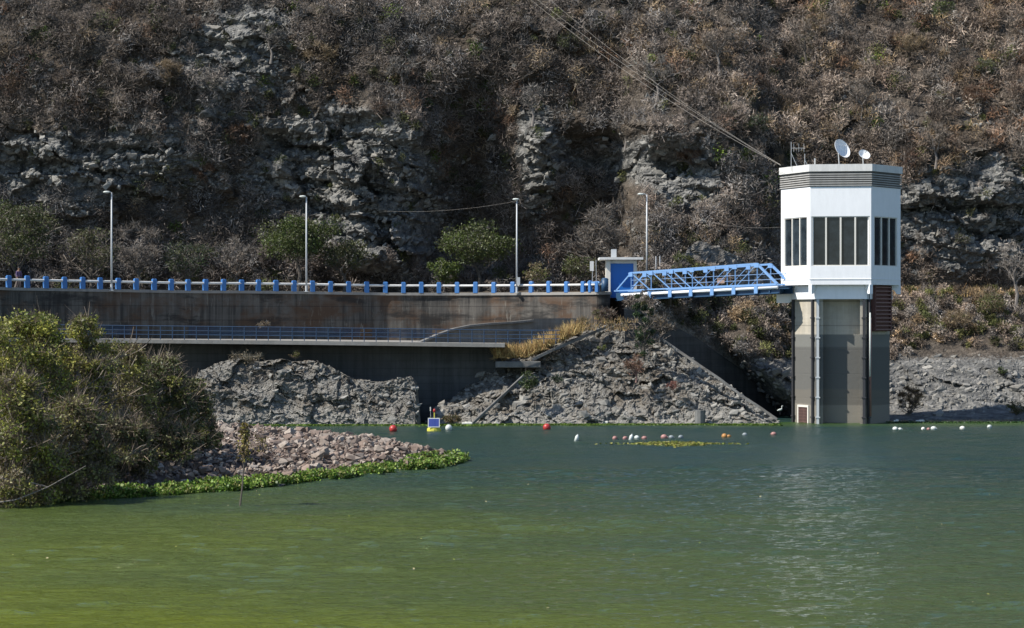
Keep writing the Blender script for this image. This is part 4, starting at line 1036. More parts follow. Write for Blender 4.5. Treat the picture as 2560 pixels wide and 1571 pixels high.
FL = [(1537, 1099, 0.17, 'pink', 'faded pink float at the near end of the float line'), (1563, 1099, 0.16, 'pink', 'faded pink float touching the upright white one'), (1592, 1097, 0.16, 'whiteplastic', 'whitish float between two pink ones in the float line'),
      (1611, 1098, 0.15, 'pink', 'dull pink float just past the whitish one'), (1660, 1096, 0.19, 'pink', 'largest pink float of the float line'), (1678, 1096, 0.15, 'grey', 'dark grey float beside the largest pink float'),
      (1702, 1096, 0.16, 'grey', 'lone pale grey float between the pink and the orange ones'), (1811, 1094, 0.20, 'orange', 'orange float of the float line'), (1822, 1093, 0.12, 'orange', 'little brown float behind the orange one'),
      (1862, 1089, 0.14, 'grey', 'small grey float nearest the tower'), (1934, 1088, 0.16, 'pink', 'reddish float in front of the tower foot')]
for px, py, r_, mt, lb_ in FL:
    p = wp(px, py); t = empty('float', p, px * 0.7); tag(t, lb_, 'float', 'floats of the line across the water')
    m = MB(); m.ball((0, 0, r_ * 0.45), r_, 14, 8, (1.25, 1, 0.95)); m.build('drum', M[mt], t, smooth=True)
    m = MB(); m.tube([(r_ * 1.1, 0, r_ * .45), (r_ * 1.45, 0, r_ * .45)], r_ * 0.2, 8); m.build('neck', M[mt], t)
for px, py, hh, lb_ in ((1576, 1101, 0.42, 'white upright jug floating among the pink floats'), (1440, 1103, 0.45, 'white plastic jug tilted in the water apart from the float line')):
    p = wp(px, py); t = empty('plastic_jug', p, 0.4); t.rotation_euler = (0.15, 0.25, 0.4); tag(t, lb_, 'jug')
    m = MB(); m.tube([(0, 0, -0.08), (0, 0, hh * 0.7), (0, 0, hh * 0.85), (0, 0, hh)], [0.13, 0.13, 0.07, 0.045], 12); m.build('body', M['whiteplastic'], t, smooth=True)
    m = MB(); m.tube([(0, 0, hh), (0, 0, hh + 0.04)], 0.05, 10); m.build('cap', M['grey'], t)
WH = [(2238, 1075, 0.17, 'whitest of the little floats beyond the tower'), (2250, 1075, 0.12, 'small whitish float just beside the whitest one'), (2308, 1075, 0.15, 'pale float starting the row of three beyond the tower'), (2321, 1075, 0.12, 'pinkish float in the middle of the row of three'),
      (2334, 1074, 0.17, 'lumpy white float ending the row of three'), (2406, 1073, 0.16, 'lone tan float off the grey rock bank'), (2474, 1070, 0.17, 'lone white float farthest along the grey bank')]
for i, (px, py, r_, lb_) in enumerate(WH):
    p = wp(px, py); t = empty('float', p, px * 0.3); tag(t, lb_, 'float', 'pale floats beyond the tower')
    m = MB(); m.ball((0, 0, r_ * 0.45), r_, 12, 7, (1.3, 1, 0.95)); m.build('drum', M['cream'] if i in (2, 5) else M['pink'] if i == 3 else M['whiteplastic'], t, smooth=True)
    m = MB(); m.tube([(-r_ * 1.1, 0, r_ * .45), (-r_ * 1.5, 0, r_ * .5)], r_ * 0.2, 8); m.build('neck', M['whiteplastic'], t)
for px, py, Y, s_, lb_ in ((1512, 1059, 187.0, 0.30, 'scrap of pale foam at the foot of the headland'), (1596, 1059, 187.0, 0.24, 'smaller scrap of pale foam at the foot of the headland'), (2300, 1057, 189.2, 0.42, 'bright flat slab of foam washed up beyond the tower'), (2240, 1055, 189.6, 0.24, 'rounded pale lump washed up close to the shaft'), (1168, 1064, 185.5, 0.5, 'thin pale board floating at the foot of the sloping concrete strip')):
    p = at(px, py, Y); p[2] = max(p[2], 0.04); m = MB(); m.box((0, 0, 0.06), (s_ * 1.6, s_ * 0.8, 0.16)); m.box((0.1, 0.05, 0.13), (s_ * 0.9, s_ * 0.5, 0.1), 0.3)
    o = m.build('foam_scrap', M['cream'], bevel=0.03); o.location = p; tag(o, lb_, 'debris')
# white waterbird on the shore beside the shaft
def egret(p, label):
    V = [(0, 0, 0.10), (0.0, 0, 0.30), (0.05, 0, 0.38), (-0.16, 0, 0.34), (-0.30, 0, 0.27), (0.14, 0, 0.46), (0.12, 0, 0.58), (0.17, 0, 0.66), (0.29, 0, 0.645)]
    E = [(1, 2), (1, 3), (3, 4), (2, 5), (5, 6), (6, 7), (7, 8)]
    rad = [0.02, 0.10, 0.08, 0.08, 0.03, 0.035, 0.028, 0.036, 0.008]
    V2 = V[1:]; E2 = [(a - 1, b - 1) for a, b in E]; rad = rad[1:]
    me = bpy.data.meshes.new('body'); me.from_pydata(V2, E2, []); t = empty('white_bird', p, 0.5); tag(t, label, 'bird')
    o = bpy.data.objects.new('body', me); COL.objects.link(o); o.parent = t; me.materials.append(M['whiteplastic'])
    sk = o.modifiers.new('skin', 'SKIN'); sv = me.skin_vertices[0].data
    for i, r_ in enumerate(rad): sv[i].radius = (r_, r_)
    sv[0].use_root = True; o.modifiers.new('sub', 'SUBSURF').render_levels = 2
    for sy in (-0.04, 0.04):
        m = MB(); m.tube([(-0.03, sy, -0.02), (-0.02, sy, 0.13), (-0.03, sy, 0.26)], 0.010, 6); m.build('leg', M['steel'], t)
egret(at(1951, 1036, 188.6), 'white wading bird standing on dark rock close to the tower shaft')

# ================================================================== plants
def rdir(r, n, up=0.0):
    d = r.normal(size=(n, 3)); d[:, 2] += up; return d / np.linalg.norm(d, axis=1)[:, None]
def strokes(r, P, D, L, w, C, taper=0.3):
    """flat tapering twigs"""
    n = len(P); s = np.cross(D, rdir(r, n)); s /= np.linalg.norm(s, axis=1)[:, None] + 1e-9
    L = np.broadcast_to(L, n)[:, None]; w = np.broadcast_to(w, n)[:, None] / 2
    V = np.stack([P - s * w, P + s * w, P + D * L + s * w * taper, P + D * L - s * w * taper], 1).reshape(-1, 3)
    Fs = np.arange(4 * n).reshape(-1, 4); return V, Fs, np.repeat(C, 4, 0)
def leaves(r, P, size, C, droop=0.0, asp=0.55):
    n = len(P); d = rdir(r, n, -droop); s = np.cross(d, rdir(r, n)); s /= np.linalg.norm(s, axis=1)[:, None] + 1e-9
    L = (np.broadcast_to(size, n) * r.uniform(0.65, 1.3, n))[:, None]; w = L * asp / 2
    V = np.stack([P, P + d * L * 0.45 + s * w, P + d * L, P + d * L * 0.45 - s * w], 1).reshape(-1, 3)
    return V, np.arange(4 * n).reshape(-1, 4), np.repeat(C, 4, 0)
def join(parts):
    V = []; Fs = []; C = []; o = 0
    for v, f, c in parts: V.append(v); Fs.append(f + o); C.append(c); o += len(v)
    return np.concatenate(V), np.concatenate(Fs), np.concatenate(C)
def pick(r, pal, n, jit=0.18):
    pal = np.array(pal, float); c = pal[r.integers(len(pal), size=n)] * (1 + r.normal(size=(n, 1)) * jit); return np.clip(c, 0.004, 0.9)

BROWN = [(0.155, 0.128, 0.103), (0.21, 0.175, 0.143), (0.11, 0.092, 0.076), (0.26, 0.22, 0.18)]
GREYT = [(0.155, 0.143, 0.128), (0.22, 0.205, 0.185), (0.105, 0.098, 0.09)]
TAN = [(0.24, 0.18, 0.11), (0.30, 0.23, 0.14), (0.19, 0.14, 0.09)]
RUST = [(0.16, 0.098, 0.062), (0.20, 0.125, 0.08), (0.13, 0.085, 0.06)]
OLIVE = [(0.075, 0.085, 0.028), (0.10, 0.105, 0.04), (0.055, 0.065, 0.025)]
GREEN = [(0.055, 0.085, 0.016), (0.085, 0.12, 0.02), (0.035, 0.06, 0.012), (0.12, 0.145, 0.03)]
DGREEN = [(0.025, 0.05, 0.018), (0.035, 0.065, 0.02), (0.02, 0.038, 0.015)]
GOLD = [(0.45, 0.33, 0.14), (0.52, 0.40, 0.18), (0.36, 0.25, 0.10), (0.40, 0.24, 0.11)]

# scrub over the whole hillside: leafless bushes too many to count
r = np.random.default_rng(11)
parts = []
def scrub(xc, zc_, rad, pal, nst, wid=0.05, leafy=0, yc=None):
    nst = int(nst * 1.45)
    n = len(xc); yc = hill_Y(xc, zc_) if yc is None else yc
    idx = np.repeat(np.arange(n), nst)
    m_ = len(idx); d = rdir(r, m_, 0.35); q = r.uniform(0.05, 1.0, m_) ** 0.6
    rr = rad[idx]
    P = np.stack([xc[idx], yc[idx] - 0.35 * rr, zc_[idx] + 0.30 * rr], 1) + d * (q * rr * 0.75)[:, None] * np.array([1.0, 0.75, 0.95])
    dd = d * 0.35 + rdir(r, m_, 0.25) * 0.9; dd /= np.linalg.norm(dd, axis=1)[:, None]
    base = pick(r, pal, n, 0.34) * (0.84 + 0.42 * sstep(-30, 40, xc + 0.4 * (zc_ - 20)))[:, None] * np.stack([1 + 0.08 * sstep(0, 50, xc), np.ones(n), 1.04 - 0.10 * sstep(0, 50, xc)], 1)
    C = np.clip(base[idx] * (1 + r.normal(size=(m_, 1)) * 0.22), 0.004, 0.8)
    il = np.repeat(np.arange(n), 6); ml = len(il); dl = rdir(r, ml, 0.9)      # bare limbs that fan out from the foot
    Pl = np.stack([xc[il], yc[il] - 0.25 * rad[il], zc_[il] - 0.25 * rad[il]], 1) + dl * 0.1
    parts.append(strokes(r, Pl, dl, np.minimum(rad[il], 1.3) * r.uniform(0.5, 1.15, ml), 0.05, np.clip(base[il] * 1.35 + 0.02, 0, 0.6), 0.35))
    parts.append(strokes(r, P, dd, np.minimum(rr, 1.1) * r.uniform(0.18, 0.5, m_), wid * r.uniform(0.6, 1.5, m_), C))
    if leafy:
        idx = np.repeat(np.arange(n), leafy); m_ = len(idx); d = rdir(r, m_, 0.3)
        P = np.stack([xc[idx], yc[idx] - 0.35 * rad[idx], zc_[idx] + 0.3 * rad[idx]], 1) + d * (rad[idx] * r.uniform(0.4, 1.0, m_))[:, None]
        parts.append(leaves(r, P, 0.20, np.clip(base[idx] * (1 + r.normal(size=(m_, 1)) * 0.25), 0.004, 0.8)))
def place(n, x0, x1, z0, z1, thr, seed):
    X = r.uniform(x0, x1, n); Z = r.uniform(z0, z1, n)
    rk = rock_amount(X, Z); nn = fbm(X / 6, Z / 5, 0, 3, seed)
    ok = (rk + 0.35 * nn + r.uniform(-0.2, 0.2, n) < thr) & ((Z > 12) | (X > 6))
    return X[ok], Z[ok]
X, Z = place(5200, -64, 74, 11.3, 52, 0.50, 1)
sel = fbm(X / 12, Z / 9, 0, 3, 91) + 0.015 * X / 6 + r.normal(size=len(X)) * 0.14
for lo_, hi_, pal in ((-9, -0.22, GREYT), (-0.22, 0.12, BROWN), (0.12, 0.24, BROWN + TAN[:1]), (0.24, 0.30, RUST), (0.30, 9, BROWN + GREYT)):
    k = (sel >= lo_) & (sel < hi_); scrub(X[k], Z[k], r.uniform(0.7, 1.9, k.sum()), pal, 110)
X, Z = place(1100, 4, 70, 14, 52, 0.5, 2)
k = fbm(X / 10, Z / 8, 4, 3, 55) > -0.12
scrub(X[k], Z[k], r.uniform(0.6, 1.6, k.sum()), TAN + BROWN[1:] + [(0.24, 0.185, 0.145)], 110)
X, Z = place(260, -60, 70, 14, 50, 0.5, 3)
scrub(X, Z, r.uniform(0.5, 1.2, len(X)), OLIVE + GREEN[:2], 60, 0.05, 110)
# sparse growth in the rocks
X = r.uniform(-62, 72, 900); Z = r.uniform(11.5, 40, 900)
scrub(X, Z, r.uniform(0.3, 0.8, 900), GREYT + OLIVE, 60, 0.045)
# slope below the bench, right of the bridge
X = r.uniform(8, 72, 1500); Z = r.uniform(3.8, 10.6, 1500); k = (X > 21.5 - 1.2 * Z + 1.0) & (Z + 1.6 * fbm(X / 4, Z / 3, 0, 3, 6) > 4.6 + 0.02 * X)
scrub(X[k], Z[k], r.uniform(0.35, 0.95, k.sum()), BROWN + OLIVE + TAN[:1] + GREYT, 130, 0.05, 25)
# foot of the hill behind the dam road
X = r.uniform(-64, 18, 480); Z = r.uniform(10.6, 14.5, 480)
scrub(X, Z, r.uniform(0.5, 1.4, 480), BROWN + GREYT + OLIVE[:1], 120, 0.05, 16)
Q = PR[72:112].reshape(-1, 3); Q = Q[r.integers(len(Q), size=330)]; Q = Q[Q[:, 2] > 2.0]
scrub(Q[:, 0], Q[:, 2], r.uniform(0.35, 0.95, len(Q)), BROWN + OLIVE + GREYT, 130, 0.05, 25, yc=Q[:, 1])
V, Fs, C = join(parts)
tag(new_mesh('scrub', V, Fs, M['twig'], col=C), kind='stuff')
# tan grass band on the bench and the gold grass by the walkway
def grass(name, P, h, pal, n_each, wid, spread, seed):
    rg = np.random.default_rng(seed); n = len(P) * n_each
    Q = np.repeat(P, n_each, 0) + np.stack([rg.normal(size=n) * spread, rg.normal(size=n) * spread * 0.7, np.zeros(n)], 1)
    d = rdir(rg, n, 2.2)
    V, Fs, C = strokes(rg, Q, d, h * rg.uniform(0.5, 1.25, n), wid * rg.uniform(0.6, 1.4, n), pick(rg, pal, n, 0.2), 0.15)
    o = new_mesh(name, V, Fs, M['twig'], col=C); tag(o, kind='stuff'); return o
rg = np.random.default_rng(3)
X = rg.uniform(13, 72, 900); Z = 10.2 + 0.9 * rg.uniform(0, 1, 900)
Yh = base_hill(X, Z) + rg.uniform(-0.5, 0.5, 900)
grass('dry_bench_grass', np.stack([X, Yh, Z - 0.1], 1), 0.6, TAN + GOLD[2:] + [(0.30, 0.22, 0.12)], 16, 0.05, 0.35, 8)
Pg = []
for a_ in range(420):
    px = rg.uniform(1246, 1470); t_ = (px - 1246) / 224; py = 898 - 30 * sstep(0.25, 0.6, t_) - 38 * sstep(0.5, 1.0, t_); Y = rg.uniform(190.6, 192.4) + 1.5 * t_
    if rg.uniform() > 1.25 - 1.15 * t_: continue
    Pg.append(at(px, py - 4 + (191.0 - 190.8), Y))
grass('dry_gold_grass', np.array(Pg), 1.05, GOLD, 20, 0.045, 0.22, 9)
Pg = [at(rg.uniform(1450, 1590), rg.uniform(798, 828), rg.uniform(190.5, 195)) for _ in range(70)]
grass('dry_crest_grass', np.array(Pg), 0.38, GOLD[2:] + TAN + OLIVE[:1], 14, 0.04, 0.25, 10)
Pg = [at(rg.uniform(1180, 1880), 0, 187) for _ in range(0)]

# ---- bushes and trees that can be told apart
def skeleton(r, h, spread, levels=3, n0=4, trunk_h=0.3, lean=(0, 0)):
    """list of (points, radius) per level"""
    out = [[] for _ in range(levels)]
    def grow(p, d, L, rad, lv):
        P = [p]; q = p.copy(); dd = d.copy()
        for i in range(4):
            dd = dd + r.normal(size=3) * 0.16; dd[2] += 0.06; dd /= np.linalg.norm(dd); q = q + dd * L / 4; P.append(q.copy())
        out[lv].append((P, rad))
        if lv + 1 < levels:
            for k in range(r.integers(3, 6)):
                j = r.integers(1, 5); nd = dd + r.normal(size=3) * 0.65 * np.array([spread, spread, 0.6]); nd[2] = abs(nd[2]) * 0.8; nd /= np.linalg.norm(nd)
                grow(P[j].copy(), nd, L * r.uniform(0.5, 0.8), rad * 0.5, lv + 1)
    for k in range(n0):
        a = 2 * math.pi * (k + r.uniform(-.3, .3)) / n0; d = np.array([math.cos(a) * 0.55 * spread, math.sin(a) * 0.55 * spread, 1.0]) + np.array([lean[0], lean[1], 0]); d /= np.linalg.norm(d)
        grow(np.array([0, 0, h * trunk_h]), d, h * (0.42 if levels > 2 else 0.6), h * 0.012 + 0.02, 0)
    return out
def tree(name, p, h, w, pal, label, cat, seed, *a_, **k_):
    if name == 'green_tree': w *= 1.2; k_['leaf_mul'] = 1.25
    return tree_(name, p, h, w, pal, label, cat, seed, *a_, **k_)
def tree_(name, p, h, w, pal, label, cat, seed, nleaf=0, leaf=0.16, ntwig=1500, twigpal=GREYT, bark='bark', trunk_h=0.25, group=None, flat=1.0, blobs=26, twl=0.5, droop=0.0, depth=None, bushy=False, tww=0.035, leaf_mul=1.0):
    nleaf = int(nleaf * leaf_mul); leaf *= leaf_mul
    """trunk with limbs; crown of twigs and leaf clumps spread through an uneven volume"""
    r = np.random.default_rng(seed); t = empty(name, p); tag(t, label, cat, group)
    sk = skeleton(r, h, w / h * 1.5, 3, 3 if trunk_h > 0.15 else 6, trunk_h)
    m = MB()
    if trunk_h > 0.05: m.tube([(0, 0, -0.3), (0.03 * h, 0, h * trunk_h * 0.6), (0, 0, h * trunk_h + 0.05)], [h * 0.028 + 0.03, h * 0.022 + 0.02, h * 0.018 + 0.02], 7)
    for P, rad in sk[0] + sk[1]: m.tube(P, [rad * (1 - 0.18 * i) for i in range(5)], 5)
    m.build('trunk', M[bark], t)
    # crown clumps
    cen = rdir(r, blobs) * (r.uniform(0.25, 1.0, blobs) ** 0.5)[:, None]; cen[:, 2] = cen[:, 2] * 0.5 * flat
    dw = depth or w
    zc_ = h * (trunk_h + (1 - trunk_h) * 0.55); C0 = cen * np.array([w / 2 * 0.8, dw / 2 * 0.8, h * (1 - trunk_h) * 0.8]) + np.array([0, 0, zc_])
    br_ = r.uniform(0.13, 0.26, blobs) * w * 0.8
    if bushy:
        tz_ = r.uniform(0.04, 1.0, blobs); an = r.uniform(0, 2 * math.pi, blobs); ra = r.uniform(0.3, 1.0, blobs) ** 0.5 * (1 - 0.62 * tz_ ** 2.5)
        C0 = np.stack([np.cos(an) * ra * w / 2, np.sin(an) * ra * dw / 2, tz_ * h * 0.93], 1); br_ = r.uniform(0.09, 0.20, blobs) * w
    parts = []
    tips = np.array([P[-1] for lv in sk[1:] for P, _ in lv])
    if ntwig:
        i = r.integers(blobs, size=ntwig); d = rdir(r, ntwig, 0.3); P = C0[i] + d * (br_[i] * r.uniform(0, 0.8, ntwig))[:, None] * np.array([1, 1, 0.75]) - d * 0.15
        dq = rdir(r, ntwig, 0.35) * (0.9 if bushy else 0.4) + d * (0.25 if bushy else 0.6)
        parts.append(strokes(r, P, dq, twl * r.uniform(0.4, 1.3, ntwig), tww * r.uniform(0.6, 1.5, ntwig), pick(r, twigpal, ntwig)))
        for lv in sk[2:]:
            for Pp, rad in lv:
                Pp = np.array(Pp); D = Pp[1:] - Pp[:-1]; L = np.linalg.norm(D, axis=1)
                parts.append(strokes(r, Pp[:-1], D / L[:, None], L, 0.05, pick(r, twigpal, len(D)), 0.8))
    if nleaf:
        i = r.integers(blobs, size=nleaf); d = rdir(r, nleaf, 0.15); P = C0[i] + d * (br_[i] * r.uniform(0.25, 1.0, nleaf) ** 0.7)[:, None] * np.array([1, 1, 0.7])
        tint = pick(r, pal, blobs, 0.15); C = np.clip(tint[i] * 0.5 + pick(r, pal, nleaf, 0.25) * 0.5, 0.004, 0.8)
        parts.append(leaves(r, P, leaf, C, droop))
    V, Fs, C = join(parts); new_mesh('crown', V, Fs, M['leaf' if nleaf else 'twig'], t, col=C)
    return t
def on_hill(px, py, back=0.0):
    """foot of a plant seen at (px, py) on the hillside"""
    X, Z, Y = hpt(px, py); Y = float(hill_Y(X, Z)); return (X, Y - 0.2 + back, Z)
TR = 219.0
tree('green_tree', at(745, 722, TR), 6.8, 7.2, GREEN[:3] + OLIVE, 'flat topped green tree behind the lamp post in front of the grey cliff', 'tree', 21, 8200, 0.17, 900, GREYT, trunk_h=0.3, flat=0.75, blobs=30)
tree('green_tree', at(860, 724, TR + 1), 4.6, 4.2, OLIVE, 'low grey green tree at the foot of the grey cliff beside the flat topped one', 'tree', 22, 2600, 0.15, 900, GREYT, trunk_h=0.25)
tree('green_tree', at(1195, 722, TR), 5.9, 6.4, OLIVE + GREEN[:2], 'wide domed yellow green tree in front of the dark gully', 'tree', 23, 7200, 0.16, 1300, GREYT, trunk_h=0.25, flat=1.0, blobs=40)
tree('green_tree', at(1110, 722, TR - 2), 2.7, 3.0, GREEN + GREEN[3:], 'small bright green tree at the skirt of the domed tree', 'tree', 24, 2400, 0.15, 300, GREYT, trunk_h=0.15)
tree('bare_tree', at(1500, 725, TR - 1), 8.2, 6.2, RUST, 'large leafless brown tree spreading above the kiosk roof', 'tree', 25, 0, 0.1, 5200, BROWN + GREYT, trunk_h=0.2, blobs=44, twl=0.7)
tree('green_tree', at(1455, 720, TR - 2), 3.4, 3.2, OLIVE + GREEN[3:], 'yellowish bush under the leafless tree next to the kiosk', 'tree', 26, 1500, 0.14, 700, BROWN, trunk_h=0.15)
tree('green_tree', at(1690, 705, TR + 1), 6.4, 6.0, OLIVE, 'olive green tree behind the bridge between lamp post and tower', 'tree', 27, 3400, 0.15, 2600, GREYT, trunk_h=0.2, blobs=36)
tree('bare_tree', at(1850, 700, TR + 1), 6.6, 5.0, GREYT, 'grey leafless tree behind the bridge next to the tower', 'tree', 28, 0, 0.1, 4200, GREYT, trunk_h=0.2, blobs=36, twl=0.6)
tree('green_tree', at(40, 720, TR - 12), 8.0, 6.0, OLIVE + GREEN[:1], 'tall olive green tree behind the first blue posts of the railing', 'tree', 29, 5200, 0.16, 1800, BROWN, trunk_h=0.15, blobs=40)
tree('green_tree', at(225, 722, TR - 8), 5.4, 4.6, OLIVE, 'dull green bushy tree close to the bushy end lamp post', 'tree', 30, 1900, 0.15, 2400, BROWN, trunk_h=0.15, blobs=30)
tree('bare_tree', at(345, 722, TR - 4), 6.2, 5.2, GREYT, 'grey brown leafless tree past the bushy end lamp post', 'tree', 31, 0, 0.1, 3800, GREYT + BROWN, trunk_h=0.2, blobs=36, twl=0.6)
tree('green_tree', at(470, 722, TR - 2), 4.6, 4.4, OLIVE + DGREEN, 'dark olive bush halfway between the two left lamp posts', 'tree', 32, 2000, 0.14, 1500, GREYT, trunk_h=0.15)
tree('bare_tree', at(590, 722, TR - 1), 4.8, 4.0, GREYT, 'small leafless tree to the side of the flat topped green tree', 'tree', 33, 0, 0.1, 2600, GREYT + BROWN, trunk_h=0.2, blobs=26, twl=0.5)
tree('green_tree', at(1345, 722, TR - 2), 2.4, 2.6, GREEN[3:] + TAN[:1], 'little yellowish bush behind the railing past the third lamp post', 'tree', 34, 900, 0.13, 300, BROWN, trunk_h=0.1)
p = on_hill(2535, 770); tree('bare_tree', p, 5.8, 3.6, GREYT, 'pale leafless tree standing on the grassy bench beside the grey cliff', 'tree', 35, 0, 0.1, 1500, [(0.26, 0.23, 0.20), (0.2, 0.18, 0.16)], 'palebark', 0.35, blobs=22, twl=0.6)
p = on_hill(2470, 790); tree('green_shrub', p, 2.0, 3.6, OLIVE + GREEN[3:], 'yellow green shrub on the slope under the pale leafless tree', 'shrub', 36, 1500, 0.13, 500, TAN, trunk_h=0.1)
p = on_hill(2390, 830); tree('dry_shrub', p, 1.9, 3.2, TAN, 'tan dry shrub in the middle of the slope beyond the tower', 'shrub', 37, 500, 0.12, 1500, TAN, trunk_h=0.1)
p = on_hill(2500, 940); tree('green_shrub', p, 0.9, 1.2, DGREEN + GREEN, 'dark green tuft alone on the grey rock bank', 'shrub', 38, 500, 0.13, 100, GREYT, trunk_h=0.05, blobs=12)
p = on_hill(2268, 1036); p = (p[0], p[1] - 0.6, p[2]); tree('dry_shrub', p, 2.5, 2.4, RUST, 'rusty dry shrub at the waterline next to the tower shaft', 'shrub', 39, 250, 0.1, 2600, RUST + TAN + GOLD[2:], trunk_h=0.05, blobs=20)
p = on_hill(2540, 1040); tree('green_shrub', p, 1.3, 1.8, GREEN[3:] + OLIVE, 'yellow green shrub low on the bank at the water farthest from the tower', 'shrub', 40, 700, 0.13, 300, TAN, trunk_h=0.05, blobs=14)
p = on_hill(2390, 620, -0.6); tree('green_shrub', p, 1.6, 2.0, OLIVE, 'dull olive shrub growing in the middle of the pale cliff', 'shrub', 41, 500, 0.13, 600, GREYT, trunk_h=0.05, blobs=14)
p = on_hill(2010, 190); tree('bare_tree', p, 5.0, 3.0, GREYT, 'dark forked leafless tree high on the slope above the tower', 'tree', 42, 0, 0.1, 700, BROWN, 'bark', 0.4, blobs=16, twl=0.6)
SLOPE = [(602, 345, 2.6, 4.2, RUST, 'rusty dry bush glowing on the grey cliff above the flat topped tree', 1), (520, 440, 2.4, 3.4, RUST, 'second rusty dry bush lower down the cliff between the two left lamp posts', 1),
         (812, 140, 2.4, 4.6, TAN, 'broad tan bush high over the flat topped tree', 1), (430, 185, 2.2, 3.4, TAN, 'tan bush high over the bushy end lamp post', 1), (1735, 395, 2.4, 3.6, RUST, 'reddish brown bush on the slope just beside the tower roof', 1),
         (2040, 70, 2.6, 3.8, TAN, 'yellowish dry tree crown straight above the forked leafless tree', 1), (2265, 120, 2.4, 4.0, TAN, 'pale tan bush on the sunny slope beyond the tower near the upper edge', 1), (2440, 245, 2.4, 3.6, RUST, 'rust coloured bush on the sunny slope farthest from the dam', 1),
         (2350, 30, 2.2, 2.6, GREEN, 'green leafy bush at the upper edge over the sunny slope', 2), (2460, 175, 2.0, 2.4, GREEN[3:] + OLIVE, 'yellow green bush on the sunny slope above the rust coloured one', 2), (1885, 320, 2.2, 3.2, DGREEN + OLIVE, 'dark green bush crossed by the cables close to the tower', 2),
         (1420, 120, 2.2, 3.0, OLIVE, 'dark olive bush under the upper end of the cables', 2), (1180, 480, 2.4, 2.8, DGREEN + OLIVE, 'dim olive bush deep in the shaded gully above the domed tree', 2),
         (1330, 270, 4.0, 3.2, GREYT, 'grey leafless tree on top of the rock knob beside the gully', 0), (1560, 330, 3.6, 4.0, GREYT, 'low grey leafless tree above the dark overhang', 0), (1640, 200, 4.2, 3.6, GREYT, 'leafless tree with pale limbs right under the middle of the cables', 0),
         (1790, 130, 4.4, 3.6, BROWN, 'brown leafless tree above the cables', 0), (2330, 370, 4.0, 3.6, BROWN, 'brown leafless tree level with the tower roof beyond it', 0), (2150, 250, 3.6, 3.4, BROWN, 'leafless tree behind and above the satellite dishes', 0), (1010, 200, 3.8, 3.8, GREYT, 'leafless grey tree above the grey cliff buttress', 0),
         (240, 380, 3.4, 3.2, GREYT, 'leafless tree on the cliff over the bushy end lamp post', 0), (680, 110, 3.8, 3.4, GREYT, 'leafless tree near the upper edge beside the broad tan bush', 0)]
for i_, (px_, py_, h_, w_, pal_, lb_, kd) in enumerate(SLOPE):
    p = on_hill(px_, py_ + h_ * 12, -0.4)
    if kd == 0: tree('bare_tree', p, h_, w_, pal_, lb_, 'tree', 120 + i_, 0, 0.1, 1500, pal_, 'palebark', 0.28, blobs=22, twl=0.55)
    else: tree('dry_shrub' if kd == 1 else 'green_shrub', p, h_, w_, pal_, lb_, 'shrub', 120 + i_, 500 if kd == 1 else 1500, 0.13, 2200 if kd == 1 else 500, pal_ if kd == 1 else GREYT, trunk_h=0.1, blobs=24, twl=0.45)
# on and about the headland
tree('green_shrub', at(1320, 985, 187.2), 1.5, 2.0, GREEN + DGREEN, 'round green shrub on the headland rock below the gold grass', 'shrub', 51, 1500, 0.13, 150, GREYT, trunk_h=0.05, blobs=16, flat=1.4)
tree('green_shrub', at(1395, 962, 187.8), 0.8, 1.1, DGREEN, 'small dark tuft on the rock beside the round green shrub', 'shrub', 52, 420, 0.12, 120, GREYT, trunk_h=0.05, blobs=10)
tree('green_shrub', at(1505, 880, 189.6), 0.7, 0.8, GREEN[3:], 'little yellow green tuft high on the headland rock', 'shrub', 53, 350, 0.11, 60, GREYT, trunk_h=0.05, blobs=8)
tree('dark_shrub', at(1608, 893, 190.2), 4.2, 2.1, DGREEN, 'tall dark green shrub hanging at the top of the headland under the bridge', 'shrub', 54, 3000, 0.15, 300, BROWN, trunk_h=0.08, flat=1.8, blobs=24)
tree('dead_shrub', at(1590, 948, 188.4), 2.1, 2.6, RUST, 'reddish dead shrub fanning out on the rock below the dark green one', 'shrub', 55, 0, 0.1, 900, RUST + [(0.28, 0.17, 0.13)], 'rustlt', 0.1, blobs=16, twl=0.5)
tree('dead_shrub', at(1682, 978, 187.4), 0.9, 1.1, RUST, 'small reddish dead shrub on the sunny rock face of the headland', 'shrub', 56, 0, 0.1, 420, [(0.28, 0.13, 0.10), (0.22, 0.11, 0.09)], 'rustlt', 0.05, blobs=10, twl=0.3)
tree('dry_shrub', at(1515, 812, 195.6), 1.4, 2.2, BROWN, 'brown scrubby bush at the foot of the rounded wall end', 'shrub', 57, 250, 0.12, 1000, BROWN + RUST, trunk_h=0.05, blobs=14)
tree('green_shrub', at(1497, 800, 195.9), 0.9, 1.3, GREEN[3:] + OLIVE, 'pale green tuft leaning on the rounded wall end', 'shrub', 58, 420, 0.12, 100, TAN, trunk_h=0.05, blobs=9)
tree('dry_shrub', at(1655, 842, 193.5), 2.0, 2.4, GREYT, 'grey tangle of dead twigs under the bridge at the ravine edge', 'shrub', 59, 200, 0.12, 1200, GREYT + TAN[:1], trunk_h=0.05, blobs=14, twl=0.6)
tree('dry_shrub', at(620, 912, 187.6), 0.9, 3.6, TAN, 'dry greyish bush crowning the rock outcrop under the walkway', 'shrub', 60, 200, 0.12, 1500, [(0.24, 0.21, 0.15), (0.18, 0.16, 0.12)], trunk_h=0.05, blobs=18, twl=0.35)
tree('green_shrub', at(738, 905, 188.2), 0.85, 0.8, GREEN[3:] + TAN[:1], 'small yellowish round bush before the dark lower wall', 'shrub', 61, 520, 0.11, 60, TAN, trunk_h=0.25, blobs=9)
